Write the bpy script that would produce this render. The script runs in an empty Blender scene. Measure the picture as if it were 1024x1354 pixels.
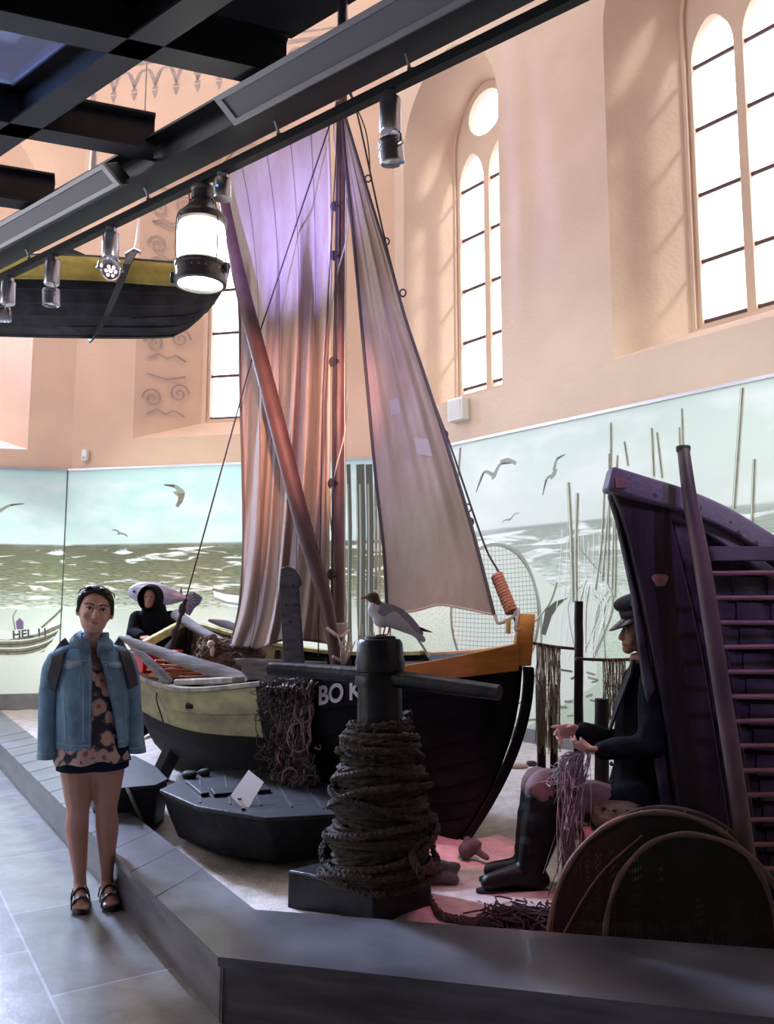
import bpy, bmesh, math, random
from mathutils import Vector as V, Matrix, noise as mnoise
from mathutils.geometry import tessellate_polygon
rnd = random.Random(7)
PI = math.pi
SC = bpy.context.scene
COL = SC.collection

# ------------------------------------------------------------------ camera
F, TH, CAMH = 1100.0, math.radians(6.6), 1.53
cam_d = bpy.data.cameras.new('camera'); cam = bpy.data.objects.new('camera', cam_d); COL.objects.link(cam)
cam.location = (0, 0, CAMH); cam.rotation_euler = (PI/2 + TH, 0, 0)
cam_d.sensor_fit = 'VERTICAL'; cam_d.sensor_height = 36.0; cam_d.lens = 36.0*F/1354.0
cam_d.clip_start = 0.05; cam_d.clip_end = 200
SC.camera = cam

def ray(px, py):
    a = (px-512)/F; b = -(py-677)/F
    return V((a, math.cos(TH)-b*math.sin(TH), math.sin(TH)+b*math.cos(TH)))
def PY(px, py, y):
    r = ray(px, py); return V((0, 0, CAMH)) + r*(y/r.y)
def PZ(px, py, z):
    r = ray(px, py); return V((0, 0, CAMH)) + r*((z-CAMH)/r.z)

# ------------------------------------------------------------------ materials
MATS = {}
def mat(name, col, rough=0.6, metal=0.0, var=0.0, scale=8.0, bump=0.0, bscale=None, col2=None, stretch=(1, 1, 1), spec=0.5,
        alpha=1.0, coat=0.0, sheen=0.0, lo=0.35, hi=0.65, detail=6.0, emis=None):
    if name in MATS: return MATS[name]
    m = bpy.data.materials.new(name); m.use_nodes = True
    nt = m.node_tree; N = nt.nodes; L = nt.links
    b = N['Principled BSDF']
    b.inputs['Base Color'].default_value = (*col, 1); b.inputs['Roughness'].default_value = rough
    b.inputs['Metallic'].default_value = metal; b.inputs['Specular IOR Level'].default_value = spec
    b.inputs['Alpha'].default_value = alpha; b.inputs['Coat Weight'].default_value = coat
    b.inputs['Sheen Weight'].default_value = sheen
    if emis:
        b.inputs['Emission Color'].default_value = (*emis[0], 1); b.inputs['Emission Strength'].default_value = emis[1]
    if var or col2 or bump:
        tc = N.new('ShaderNodeTexCoord'); mp = N.new('ShaderNodeMapping'); mp.inputs['Scale'].default_value = stretch
        L.new(tc.outputs['Object'], mp.inputs['Vector'])
        nz = N.new('ShaderNodeTexNoise'); nz.inputs['Scale'].default_value = scale; nz.inputs['Detail'].default_value = detail
        L.new(mp.outputs['Vector'], nz.inputs['Vector'])
        if var or col2:
            rp = N.new('ShaderNodeValToRGB')
            rp.color_ramp.elements[0].position = lo; rp.color_ramp.elements[1].position = hi
            c2 = col2 if col2 else tuple(max(0, c*(1-var)) for c in col)
            c1 = col if col2 else tuple(min(1, c*(1+var)) for c in col)
            rp.color_ramp.elements[0].color = (*c2, 1); rp.color_ramp.elements[1].color = (*c1, 1)
            L.new(nz.outputs['Fac'], rp.inputs['Fac']); L.new(rp.outputs['Color'], b.inputs['Base Color'])
        if bump:
            n2 = nz
            if bscale:
                n2 = N.new('ShaderNodeTexNoise'); n2.inputs['Scale'].default_value = bscale; n2.inputs['Detail'].default_value = 5
                L.new(mp.outputs['Vector'], n2.inputs['Vector'])
            bp = N.new('ShaderNodeBump'); bp.inputs['Strength'].default_value = bump; bp.inputs['Distance'].default_value = 0.02
            L.new(n2.outputs['Fac'], bp.inputs['Height']); L.new(bp.outputs['Normal'], b.inputs['Normal'])
    MATS[name] = m
    return m
def nodes_of(name):
    m = bpy.data.materials.new(name); m.use_nodes = True; MATS[name] = m
    return m, m.node_tree.nodes, m.node_tree.links, m.node_tree.nodes['Principled BSDF']

# ------------------------------------------------------------------ mesh builder (world coordinates)
def frame(d, up=V((0, 0, 1))):
    d = V(d).normalized()
    if abs(d.dot(up)) > 0.98: up = V((0, 1, 0)) if abs(d.y) < 0.9 else V((1, 0, 0))
    x = up.cross(d).normalized(); y = d.cross(x).normalized()
    return x, y, d
def smooth_path(pts, n=8, closed=False):
    P = [V(p) for p in pts]
    if len(P) < 3: return [P[0].lerp(P[-1], i/n) for i in range(n+1)]
    out = []
    m = len(P) if closed else len(P)-1
    for i in range(m):
        if closed: p0, p1, p2, p3 = P[i-1], P[i], P[(i+1) % len(P)], P[(i+2) % len(P)]
        else: p0, p1, p2, p3 = P[max(i-1, 0)], P[i], P[i+1], P[min(i+2, len(P)-1)]
        for k in range(n):
            t = k/n
            out.append(0.5*((2*p1) + (p2-p0)*t + (2*p0-5*p1+4*p2-p3)*t*t + (3*p1-p0-3*p2+p3)*t**3))
    if not closed: out.append(P[-1])
    return out
def lerp(a, b, t): return a+(b-a)*t
def samp(keys, t):
    """piecewise cosine-free linear sampling of [(t, value)...]; values are floats or Vectors"""
    if t <= keys[0][0]: return keys[0][1]
    for (t0, v0), (t1, v1) in zip(keys, keys[1:]):
        if t <= t1: return v0+(v1-v0)*((t-t0)/(t1-t0))
    return keys[-1][1]

class MB:
    def __init__(s): s.bm = bmesh.new(); s.uv = None
    def face(s, vs, mi=0):
        try: f = s.bm.faces.new(vs)
        except ValueError: return None
        f.material_index = mi; f.smooth = True
        return f
    def ring_loft(s, rings, mi=0, closed=True, cap=True):
        R = [[s.bm.verts.new(p) for p in r] for r in rings]
        for a, b in zip(R, R[1:]):
            n = len(a)
            for i in range(n if closed else n-1):
                j = (i+1) % n
                s.face((a[i], a[j], b[j], b[i]), mi)
        if cap and closed:
            s.face(list(reversed(R[0])), mi); s.face(R[-1], mi)
        return R
    def box(s, c, size, rot=None, mi=0):
        c = V(c); h = [x/2 for x in size]; R = rot if rot is not None else Matrix.Identity(3)
        vs = [s.bm.verts.new(c + R @ V((sx*h[0], sy*h[1], sz*h[2]))) for sz in (-1, 1) for sy in (-1, 1) for sx in (-1, 1)]
        for q in ((0, 2, 3, 1), (4, 5, 7, 6), (0, 1, 5, 4), (2, 6, 7, 3), (0, 4, 6, 2), (1, 3, 7, 5)):
            f = s.face([vs[i] for i in q], mi)
    def bar(s, a, b, w, h, up=V((0, 0, 1)), mi=0):
        """square bar from a to b: w sideways, h along up"""
        a, b = V(a), V(b); x, y, d = frame(b-a, up)
        rings = [[p + x*sx*w/2 + y*sy*h/2 for sx, sy in ((-1, -1), (1, -1), (1, 1), (-1, 1))] for p in (a, b)]
        s.ring_loft(rings, mi)
    def tube(s, pts, r, seg=8, mi=0, closed=False, cap=True):
        P = [V(p) for p in pts]; n = len(P)
        rings = []; prev = None
        for i, p in enumerate(P):
            if closed: d = P[(i+1) % n]-P[i-1]
            else: d = P[min(i+1, n-1)]-P[max(i-1, 0)]
            if d.length < 1e-9: d = V((0, 0, 1))
            d.normalize()
            if prev is None: x, y, _ = frame(d)
            else:
                x = prev - d*prev.dot(d)
                if x.length < 1e-6: x, y, _ = frame(d)
                x.normalize(); y = d.cross(x)
            prev = x
            rr = r(i/(n-1)) if callable(r) else (r[i] if isinstance(r, (list, tuple)) else r)
            rings.append([p + (x*math.cos(2*PI*k/seg) + y*math.sin(2*PI*k/seg))*rr for k in range(seg)])
        if closed: rings.append(rings[0])
        s.ring_loft(rings, mi, cap=cap and not closed)
    def lathe(s, prof, base, axis=(0, 0, 1), seg=20, mi=0, cap=True):
        """prof: [(r, h)...] along axis from base"""
        base = V(base); x, y, d = frame(axis)
        rings = [[base + d*h + (x*math.cos(2*PI*k/seg)+y*math.sin(2*PI*k/seg))*max(r, 1e-4) for k in range(seg)] for r, h in prof]
        s.ring_loft(rings, mi, cap=cap)
    def ell(s, c, r, rot=None, seg=16, rg=10, mi=0):
        c = V(c); R = rot if rot is not None else Matrix.Identity(3)
        rings = []
        for i in range(rg+1):
            t = PI*i/rg; q = max(math.sin(t), 1e-3)
            rings.append([c + R @ V((r[0]*q*math.cos(2*PI*k/seg), r[1]*q*math.sin(2*PI*k/seg), -r[2]*math.cos(t))) for k in range(seg)])
        s.ring_loft(rings, mi)
    def cap(s, a, b, ra, rb, seg=12, mi=0):
        """tapered capsule"""
        a, b = V(a), V(b); x, y, d = frame(b-a)
        rings = []
        for i in range(5):
            t = PI/2*(1-i/4); rings.append((a - d*ra*math.sin(t), max(ra*math.cos(t), 1e-4)))
        for i in range(5):
            t = PI/2*i/4; rings.append((b + d*rb*math.sin(t), max(rb*math.cos(t), 1e-4)))
        s.ring_loft([[p + (x*math.cos(2*PI*k/seg)+y*math.sin(2*PI*k/seg))*r for k in range(seg)] for p, r in rings], mi)
    def prism(s, poly, nrm, th, mi=0):
        """poly: 3-D outline, extruded by th along nrm"""
        P = [V(p) for p in poly]; n = V(nrm).normalized()*th
        a = [s.bm.verts.new(p) for p in P]; b = [s.bm.verts.new(p+n) for p in P]
        k = len(P)
        for t in tessellate_polygon([P]):
            s.face((a[t[0]], a[t[1]], a[t[2]]), mi); s.face((b[t[2]], b[t[1]], b[t[0]]), mi)
        for i in range(k):
            j = (i+1) % k; s.face((a[i], a[j], b[j], b[i]), mi)
    def flat(s, loops, mi=0):
        """flat face set with holes: loops of 3-D points"""
        allp = [V(p) for l in loops for p in l]
        vs = [s.bm.verts.new(p) for p in allp]
        for t in tessellate_polygon([[V(p) for p in l] for l in loops]):
            s.face((vs[t[0]], vs[t[1]], vs[t[2]]), mi)
        return vs
    def grid(s, fn, nu, nv, mi=0, wrap=False):
        G = [[s.bm.verts.new(fn(i/nu, j/nv)) for j in range(nv+1)] for i in range(nu+1)]
        for i in range(nu):
            for j in range(nv):
                m = mi(i/nu, j/nv) if callable(mi) else mi
                s.face((G[i][j], G[i+1][j], G[i+1][j+1], G[i][j+1]), m)
        return G

def wloc(o):
    v = V((0, 0, 0))
    while o: v = v + o.location; o = o.parent
    return v
def link_mesh(name, me, mats, parent=None, origin=None):
    for m in (mats if isinstance(mats, (list, tuple)) else [mats]): me.materials.append(m)
    o = bpy.data.objects.new(name, me); COL.objects.link(o)
    if parent is not None:
        me.transform(Matrix.Translation(-wloc(parent))); o.parent = parent
    elif origin is not None:
        me.transform(Matrix.Translation(-V(origin))); o.location = origin
    return o
def obj(name, mb, mats, parent=None, origin=None, sharp=40, bevel=0, solid=0, weld=False, normals=True):
    me = bpy.data.meshes.new(name)
    if weld: bmesh.ops.remove_doubles(mb.bm, verts=mb.bm.verts, dist=1e-5)
    if normals: bmesh.ops.recalc_face_normals(mb.bm, faces=mb.bm.faces)
    mb.bm.to_mesh(me); mb.bm.free()
    for p in me.polygons: p.use_smooth = True
    me.set_sharp_from_angle(angle=math.radians(sharp))
    if parent is None and origin is None and len(me.vertices):
        xs = [v.co for v in me.vertices]
        origin = ((min(p.x for p in xs)+max(p.x for p in xs))/2, (min(p.y for p in xs)+max(p.y for p in xs))/2, min(p.z for p in xs))
    o = link_mesh(name, me, mats, parent, origin)
    if solid:
        md = o.modifiers.new('solid', 'SOLIDIFY'); md.thickness = solid; md.offset = 0
    if bevel:
        md = o.modifiers.new('bevel', 'BEVEL'); md.width = bevel; md.segments = 2; md.limit_method = 'ANGLE'; md.angle_limit = math.radians(40)
    return o
def blob(name, mb, mats, parent=None, voxel=0.01, smooth=4, factor=0.5, origin=None, warp=None, paint=None):
    """unites overlapping closed shapes into one continuous skin"""
    me = bpy.data.meshes.new('tmp'); bmesh.ops.recalc_face_normals(mb.bm, faces=mb.bm.faces); mb.bm.to_mesh(me); mb.bm.free()
    o = bpy.data.objects.new('tmp', me); COL.objects.link(o)
    md = o.modifiers.new('r', 'REMESH'); md.mode = 'VOXEL'; md.voxel_size = voxel
    if smooth:
        sm = o.modifiers.new('s', 'SMOOTH'); sm.factor = factor; sm.iterations = smooth
    dg = bpy.context.evaluated_depsgraph_get(); dg.update()
    res = bpy.data.meshes.new_from_object(o.evaluated_get(dg)); res.name = name
    bpy.data.objects.remove(o); bpy.data.meshes.remove(me)
    if warp:
        for v in res.vertices: v.co = warp(v.co)
    for p in res.polygons: p.use_smooth = True
    res.materials.clear()
    ob = link_mesh(name, res, mats, parent, origin)
    if paint:
        off = wloc(ob)
        for p in res.polygons: p.material_index = paint(p.center+off)
    return ob
def thing(name, label, cat, loc=(0, 0, 0), group=None):
    o = bpy.data.objects.new(name, None); COL.objects.link(o); o.location = loc
    o.empty_display_size = 0.1; o['label'] = label; o['category'] = cat
    if group: o['group'] = group
    return o
def tag(o, label, cat, group=None, kind=None):
    o['label'] = label; o['category'] = cat
    if group: o['group'] = group
    if kind: o['kind'] = kind
    return o
def struct(o): o['kind'] = 'structure'; return o
def lab(o, text): o['label'] = text; return o
def kids(o): return [c for c in bpy.data.objects if c.parent == o]
def copy_tree(o, parent=None):
    c = o.copy(); COL.objects.link(c); c.parent = parent
    for ch in kids(o): copy_tree(ch, c)
    return c
def text_mesh(body, size, ext=0.002, bold=0.0):
    cu = bpy.data.curves.new('t', 'FONT'); cu.body = body; cu.size = size; cu.extrude = ext; cu.offset = bold
    cu.align_x = 'CENTER'; cu.align_y = 'CENTER'
    o = bpy.data.objects.new('t', cu); COL.objects.link(o)
    dg = bpy.context.evaluated_depsgraph_get(); dg.update()
    me = bpy.data.meshes.new_from_object(o.evaluated_get(dg))
    bpy.data.objects.remove(o); bpy.data.curves.remove(cu)
    return me
# ================================================================== ROOM
class Plane:
    def __init__(s, a, b):
        s.a = V((*a, 0)); e = V((*b, 0))-s.a; s.len = e.length; s.d = e.normalized()
        n = V((-s.d.y, s.d.x, 0)); s.n = n if n.y > 0 else -n      # points outdoors
    def P(s, t, z, off=0.0): return s.a + s.d*t + s.n*off + V((0, 0, z))
    def hit(s, px, py, off=0.0):
        r = ray(px, py); o = s.a + s.n*off; k = o.dot(s.n)/V((r.x, r.y, 0)).dot(s.n)
        p = V((r.x*k, r.y*k, CAMH+r.z*k)); return (p-o).dot(s.d), p.z
WR = Plane((.1, 10.55), (3.3, 6.7)); WB = Plane((-4.42, 11.5), (.1, 10.55)); WL = Plane((-5.4, 11.27), (-4.42, 11.5))
ROOM_TOP = 12.0

plaster = mat('peach_plaster', (.68, .52, .415), rough=.85, var=.05, scale=1.3, bump=.25, bscale=22, spec=.2)
fresco = mat('fresco_paint', (.42, .33, .30), rough=.9, var=.15, scale=9, spec=.1)
iron = mat('window_iron', (.10, .06, .06), rough=.6)
m, N, L, b = nodes_of('window_glass')
tr = N.new('ShaderNodeBsdfTransparent'); gl = N.new('ShaderNodeBsdfGlossy'); gl.inputs['Roughness'].default_value = .15
tr.inputs['Color'].default_value = (.97, .98, 1, 1)
mx = N.new('ShaderNodeMixShader'); mx.inputs[0].default_value = .06
L.new(tr.outputs[0], mx.inputs[1]); L.new(gl.outputs[0], mx.inputs[2]); L.new(mx.outputs[0], N['Material Output'].inputs['Surface'])
glass = m

def arch_outline(tl, tr_, zs, zsp, hh, n=22, pointed=0.0):
    c = (tl+tr_)/2; hw = (tr_-tl)/2
    out = [(tl, zs), (tr_, zs)]
    for i in range(n+1):
        f = PI*i/n
        z = zsp + hh*math.sin(f)*(1+pointed*math.sin(f)**6)
        out.append((c+hw*math.cos(f), z))
    return out
def circle_outline(c, z, r, n=25):
    return [(c+r*math.cos(2*PI*i/n-PI*.75), z+r*math.sin(2*PI*i/n-PI*.75)) for i in range(n)]

windows = []
def make_wall(name, pl, t0, t1, niches, extra=None, pm=None):
    mb = MB()
    loops = [[pl.P(t0, 0), pl.P(t1, 0), pl.P(t1, ROOM_TOP), pl.P(t0, ROOM_TOP)]]
    for nc in niches:
        outer = arch_outline(*nc['outer'], pointed=.04); inner = arch_outline(*nc['inner'], pointed=.04)
        loops.append([pl.P(t, z) for t, z in outer])
        mid = []
        for (t, z), (t2, z2) in zip(outer, inner): mid.append(pl.P(lerp(t, t2, .93), lerp(z, z2, .93), nc['depth']-.06))
        mb.ring_loft([[pl.P(t, z) for t, z in outer], mid, [pl.P(t, z, nc['depth']-.06) for t, z in inner], [pl.P(t, z, nc['depth']+.12) for t, z in inner]], 0, cap=False)
    mb.flat(loops, 0)
    if extra: extra(mb, pl)
    return struct(obj(name, mb, [pm or plaster, fresco], sharp=25, weld=True))

def ribbon(mb, pl, pts, w, off, mi, closed=False):
    """painted line of width w on a plane; pts are (t, z)"""
    n = len(pts); A = []; B = []
    for i, (t, z) in enumerate(pts):
        p0 = pts[i-1] if (i or closed) else pts[0]; p1 = pts[(i+1) % n] if (i < n-1 or closed) else pts[-1]
        dx, dz = p1[0]-p0[0], p1[1]-p0[1]; l = math.hypot(dx, dz) or 1
        ww = (w(i/(n-1)) if callable(w) else w)/2
        A.append(pl.P(t-dz/l*ww, z+dx/l*ww, off)); B.append(pl.P(t+dz/l*ww, z-dx/l*ww, off))
    va = [mb.bm.verts.new(p) for p in A]; vb = [mb.bm.verts.new(p) for p in B]
    for i in range(n if closed else n-1):
        j = (i+1) % n; mb.face((va[i], va[j], vb[j], vb[i]), mi)
def scroll(c, s, flip=1):
    """painted acanthus scroll"""
    out = []
    for i in range(26):
        a = i/25*PI*3.2; r = s*(.12+.88*(1-i/25))
        out.append((c[0]+flip*r*math.cos(a)*.8, c[1]+r*math.sin(a)))
    return out
def paint_back(mb, pl):
    # arcade frieze high on the wall: rows of pointed arches with pendants, and a dark string line above
    for z, w in ((9.44, .055), (9.56, .025), (10.1, .05)): ribbon(mb, pl, [(-1.0, z), (pl.len, z)], w, -.004, 1)
    k = -0.9
    while k < pl.len-.3:
        for sgn in (-1, 1):
            ribbon(mb, pl, [(k+.165+sgn*.165*math.cos(i/6*PI/2)**.8, 9.02+.31*math.sin(i/6*PI/2)) for i in range(7)], .036, -.004, 1)
            ribbon(mb, pl, [(k+.01*sgn, 9.08), (k+.10*sgn, 9.30)], .02, -.004, 1)
        mb.flat([[pl.P(k-.05, 8.99, -.005), pl.P(k+.05, 8.99, -.005), pl.P(k, 8.86, -.005)]], 1)
        ribbon(mb, pl, [(k-.045, 9.03), (k+.045, 9.03)], .03, -.005, 1)
        k += .33
    class Reveal:                                                  # left splay of the window niche
        def P(s, t, z, off=0): r = (t-.92)/.82; return pl.P(t, z, .54*r+.006+off) - pl.d*-.006
    rv = Reveal()
    for z0 in (4.5, 5.3, 6.75, 7.3):
        for fl in (-1, 1): ribbon(mb, rv, scroll((1.28+.15*fl, z0+.05*fl), .15, fl), .022, -.02, 1)
        ribbon(mb, rv, [(1.06, z0-.28), (1.18, z0-.20), (1.28, z0-.26), (1.38, z0-.20), (1.5, z0-.28)], .025, -.02, 1); ribbon(mb, rv, [(1.06, z0+.30), (1.28, z0+.24), (1.5, z0+.30)], .025, -.02, 1)

N1 = dict(outer=(.19, 1.87, 4.00, 7.45, 1.05), inner=(.50, 1.56, 4.24, 7.55, .80), depth=.7)
N2 = dict(outer=(3.34, 5.50, 3.97, 7.45, 1.25), inner=(3.87, 4.97, 4.28, 7.55, .80), depth=.7)
N2b = dict(outer=(6.5, 8.0, 3.97, 7.45, 1.1), inner=(6.8, 7.6, 4.28, 7.55, .80), depth=.7)
N3 = dict(outer=(.92, 3.68, 3.86, 7.35, 1.3), inner=(1.74, 2.86, 4.18, 7.45, .85), depth=.6)
N4 = dict(outer=(-2.3, .42, 3.72, 7.35, 1.3), inner=(-1.5, -.4, 4.05, 7.45, .85), depth=.6)
plaster_w = mat('warm_orange_plaster', (.74, .51, .385), rough=.85, var=.05, scale=1.3, bump=.25, bscale=22, spec=.2)
make_wall('wall_right', WR, 0, 8.3, [N1, N2])
make_wall('wall_back', WB, 0, WB.len, [N3], paint_back, plaster_w)
make_wall('wall_left', WL, -4.0, WL.len, [N4], None, plaster_w)

def make_window(name, pl, nc, bars):
    tl, tr_, zs, zsp, hh = nc['inner']; o = nc['depth']; c = (tl+tr_)/2
    mb = MB()
    holes = []
    mw = .045
    for a, b_ in ((tl+.05, c-mw), (c+mw, tr_-.05)):
        holes.append(arch_outline(a, b_, zs+.04, 7.08, .38, n=14, pointed=.12))
    ocu = circle_outline(c, zsp+.42, .30); holes.append(ocu)
    outer = arch_outline(tl-.02, tr_+.02, zs-.02, zsp, hh+.05, pointed=.04)
    for off in (o-.02, o+.08): mb.flat([[pl.P(t, z, off) for t, z in l] for l in [outer]+holes])
    for l in holes: mb.ring_loft([[pl.P(t, z, off) for t, z in l] for off in (o-.02, o+.08)], 0, cap=False)
    w = struct(obj(name, mb, plaster, sharp=30, weld=True))
    for a, b_ in ((tl+.05, c-mw), (c+mw, tr_-.05)):
        for z in bars:
            bb = MB(); bb.tube([pl.P(a-.02, z, o+.03), pl.P(b_+.02, z, o+.03)], .021, 6)
            obj('iron_bar', bb, iron, w)
        g = MB(); g.flat([[pl.P(t, z, o+.05) for t, z in arch_outline(a, b_, zs+.04, 7.08, .38, n=14, pointed=.12)]])
        obj('pane', g, glass, w)
    g = MB(); g.flat([[pl.P(t, z, o+.05) for t, z in ocu]]); obj('oculus_pane', g, glass, w)
    return w
BARS = (4.36, 4.98, 5.68, 6.38, 7.06)
make_window('window_1', WR, N1, BARS); make_window('window_2', WR, N2, BARS)
make_window('window_3', WB, N3, (4.24, 4.86, 5.50, 6.15, 6.8)); make_window('window_4', WL, N4, (4.3, 5.1, 5.9, 6.7))

# side walls, rear wall and vault
def slab(name, pts, th, nrm, m):
    mb = MB(); mb.prism(pts, nrm, th); return struct(obj(name, mb, m))
re_ = WR.P(8.3, 0); le = WL.P(-4.0, 0)
slab('wall_side_right', [(re_.x, re_.y, 0), (re_.x, -4, 0), (re_.x, -4, ROOM_TOP), (re_.x, re_.y, ROOM_TOP)], .3, (1, 0, 0), plaster)
mb = MB()
for off in (0, .3):
    mb.flat([[V((le.x-off, y, z)) for y, z in ((le.y, 0), (-4, 0), (-4, ROOM_TOP), (le.y, ROOM_TOP))],
             [V((le.x-off, y, z)) for y, z in ((7.6, .9), (1.2, .9), (1.2, 3.7), (7.6, 3.7))],
             [V((le.x-off, y, z)) for y, z in ((8.6, 5.2), (-3, 5.2), (-3, 9.5), (8.6, 9.5))]])
struct(obj('wall_side_left', mb, plaster))
slab('wall_rear', [(le.x, -4, 0), (re_.x, -4, 0), (re_.x, -4, ROOM_TOP), (le.x, -4, ROOM_TOP)], .3, (0, -1, 0), plaster)
mb = MB()
for z in (ROOM_TOP, ROOM_TOP+.3):
    mb.flat([[V((x, y, z)) for x, y in ((le.x-.3, -4.3), (re_.x+.3, -4.3), (re_.x+.3, 14), (le.x-.3, 14))], [V((x, y, z)) for x, y in ((-7.0, 5.6), (.6, 5.6), (.6, 9.6), (-7.0, 9.6))]])  # roof opening added out of view to let top light in
mb.ring_loft([[V((x, y, z)) for x, y in ((-7.0, 5.6), (.6, 5.6), (.6, 9.6), (-7.0, 9.6))] for z in (ROOM_TOP, ROOM_TOP+.3)], cap=False)
struct(obj('ceiling', mb, plaster))

# ------------------------------------------------------------------ floor: large stone tiles
m, N, L, b = nodes_of('stone_tiles')
tc = N.new('ShaderNodeTexCoord'); mp = N.new('ShaderNodeMapping'); mp.inputs['Rotation'].default_value = (0, 0, math.radians(-122))
br = N.new('ShaderNodeTexBrick'); br.inputs['Scale'].default_value = 1.0; br.inputs['Brick Width'].default_value = 1.05; br.inputs['Row Height'].default_value = .72
br.inputs['Mortar Size'].default_value = .006; br.offset = .5
br.inputs['Color1'].default_value = (.30, .30, .30, 1); br.inputs['Color2'].default_value = (.22, .22, .235, 1); br.inputs['Mortar'].default_value = (.40, .41, .45, 1)
nz = N.new('ShaderNodeTexNoise'); nz.inputs['Scale'].default_value = 5; nz.inputs['Detail'].default_value = 8; nz.inputs['Roughness'].default_value = .65
mx = N.new('ShaderNodeMix'); mx.data_type = 'RGBA'; mx.blend_type = 'MULTIPLY'; mx.inputs[0].default_value = .6
rp = N.new('ShaderNodeValToRGB'); rp.color_ramp.elements[0].position = .35; rp.color_ramp.elements[0].color = (.55, .52, .5, 1); rp.color_ramp.elements[1].position = .62
L.new(tc.outputs['Object'], mp.inputs[0]); L.new(mp.outputs[0], br.inputs['Vector']); L.new(tc.outputs['Object'], nz.inputs['Vector'])
L.new(nz.outputs['Fac'], rp.inputs[0]); L.new(br.outputs['Color'], mx.inputs[6]); L.new(rp.outputs[0], mx.inputs[7]); L.new(mx.outputs[2], b.inputs['Base Color'])
b.inputs['Roughness'].default_value = .20
bp = N.new('ShaderNodeBump'); bp.inputs['Strength'].default_value = .15; bp.inputs['Distance'].default_value = .02; L.new(nz.outputs['Fac'], bp.inputs['Height']); L.new(bp.outputs[0], b.inputs['Normal'])
tiles = m
mb = MB(); mb.flat([[V((-9.6, -4, 0)), V((5.7, -4, 0)), V((5.7, 12, 0)), V((-9.6, 12, 0))]])
struct(obj('floor', mb, tiles, origin=(0, 0, 0)))

# ------------------------------------------------------------------ platform kerb of dark timber boards
KH = .24
ko, ki = V((-.63, 3.27, 0)), V((-.57, 3.76, 0))                   # outer and inner corner
kdl = V((-.532, .847, 0)); kdr = V((.970, -.243, 0))              # along the left arm, along the right arm
kol = ko + kdl*9.3; kil = ki + (V((-4.94, 10.82, 0))-ki).normalized()*9.0
kor = ko + kdr*5.6; kir = ki + (V((1.48, 3.34, 0))-ki).normalized()*5.5
timber = mat('kerb_timber', (.13, .128, .158), rough=.30, col2=(.042, .04, .052), spec=.7, coat=.15, scale=3, stretch=(1, 1, 6), bump=.1, bscale=9, lo=.3, hi=.7)
mb = MB()
up = V((0, 0, KH))
for a, b_, c, d in ((ko, kol, kil, ki), (kor, ko, ki, kir)):
    q = [mb.bm.verts.new(p+up) for p in (a, b_, c, d)]; mb.face(q)
    lo = V((0, 0, KH-.035))
    for p0, p1 in ((a, b_), (c, d)):
        mb.face([mb.bm.verts.new(p) for p in (p0+lo, p1+lo, p1+up, p0+up)])
        nn = V((0, 0, 1)).cross((p1-p0).normalized()); sgn = -1 if (ki-ko).dot(nn) * (1 if p0 in (a, b_) and p0 is a else -1) > 0 else 1
ins = .02
def inset(p, q, r, s): return p
cen = (ko+ki)/2
for a, b_, toward in ((ko, kol, ki), (ko, kor, ki), (ki, kil, ko), (ki, kir, ko)):
    d = (b_-a).normalized(); nn = V((-d.y, d.x, 0)); nn = nn if nn.dot(toward-a) > 0 else -nn
    a2, b2 = a+nn*ins, b_+nn*ins
    lo = V((0, 0, KH-.035))
    mb.face([mb.bm.verts.new(p) for p in (a2, b2, b2+lo, a2+lo)]); mb.face([mb.bm.verts.new(p) for p in (a+lo, b_+lo, b2+lo, a2+lo)])
kerb = struct(obj('platform_kerb', mb, timber, weld=True))
# board joints across the left arm (real slots read as thin battens)
joint = mat('kerb_joint', (.04, .037, .045), rough=.7)
for k in range(1, 15):
    a = ko + kdl*(.35+.42*k); bq = ki + (kil-ki).normalized()*(.42*k+.25)
    mb = MB(); mb.bar(a+V((0, 0, KH-.004)), bq+V((0, 0, KH-.004)), .006, .012); obj('board_joint', mb, joint, kerb)

# ------------------------------------------------------------------ sand bed
def sand_h(x, y):
    z = .10 + .012*max(0, y-4)
    for cx, cy, rx, ry, h in ((.22, 4.75, .38, .30, .12), (.62, 4.15, .45, .35, .05), (.3, 3.95, .5, .15, .03), (1.1, 6.6, .5, .6, .10), (-.2, 4.0, .5, .2, .03),
                              (-1.6, 7.9, .8, .6, .2), (-2.6, 8.6, 1.2, .8, .12), (1.4, 4.1, .9, .4, .06)):
        z += h*math.exp(-((x-cx)/rx)**2-((y-cy)/ry)**2)
    z += .018*mnoise.noise((x*2.2, y*2.2, 0)) + .008*mnoise.noise((x*7, y*7, 3))
    return z
sandm = mat('pale_sand', (.50, .45, .42), rough=.95, var=.14, scale=14, bump=.6, bscale=60, spec=.1)
mb = MB()
mb.grid(lambda u, v: V((-7+11.5*u, 3+9*v, 0)), 230, 180)
for p, d in (((ko+ki)/2, kol-ko), ((ko+ki)/2, kor-ko)):
    nn = V((-d.y, d.x, 0)).normalized(); nn = nn if nn.dot(V((0, 8, 0))-p) > 0 else -nn
    bmesh.ops.bisect_plane(mb.bm, geom=mb.bm.verts[:]+mb.bm.edges[:]+mb.bm.faces[:], plane_co=p, plane_no=nn, clear_inner=True)
for pl in (WR, WB, WL):
    bmesh.ops.bisect_plane(mb.bm, geom=mb.bm.verts[:]+mb.bm.edges[:]+mb.bm.faces[:], plane_co=pl.P(0, 0, -.1), plane_no=pl.n, clear_outer=True)
for v in mb.bm.verts: v.co.z = sand_h(v.co.x, v.co.y)
tag(obj('sand_bed', mb, sandm, sharp=180), 'pale heaped beach sand filling the kerbed display platform', 'sand', kind='stuff')
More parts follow.
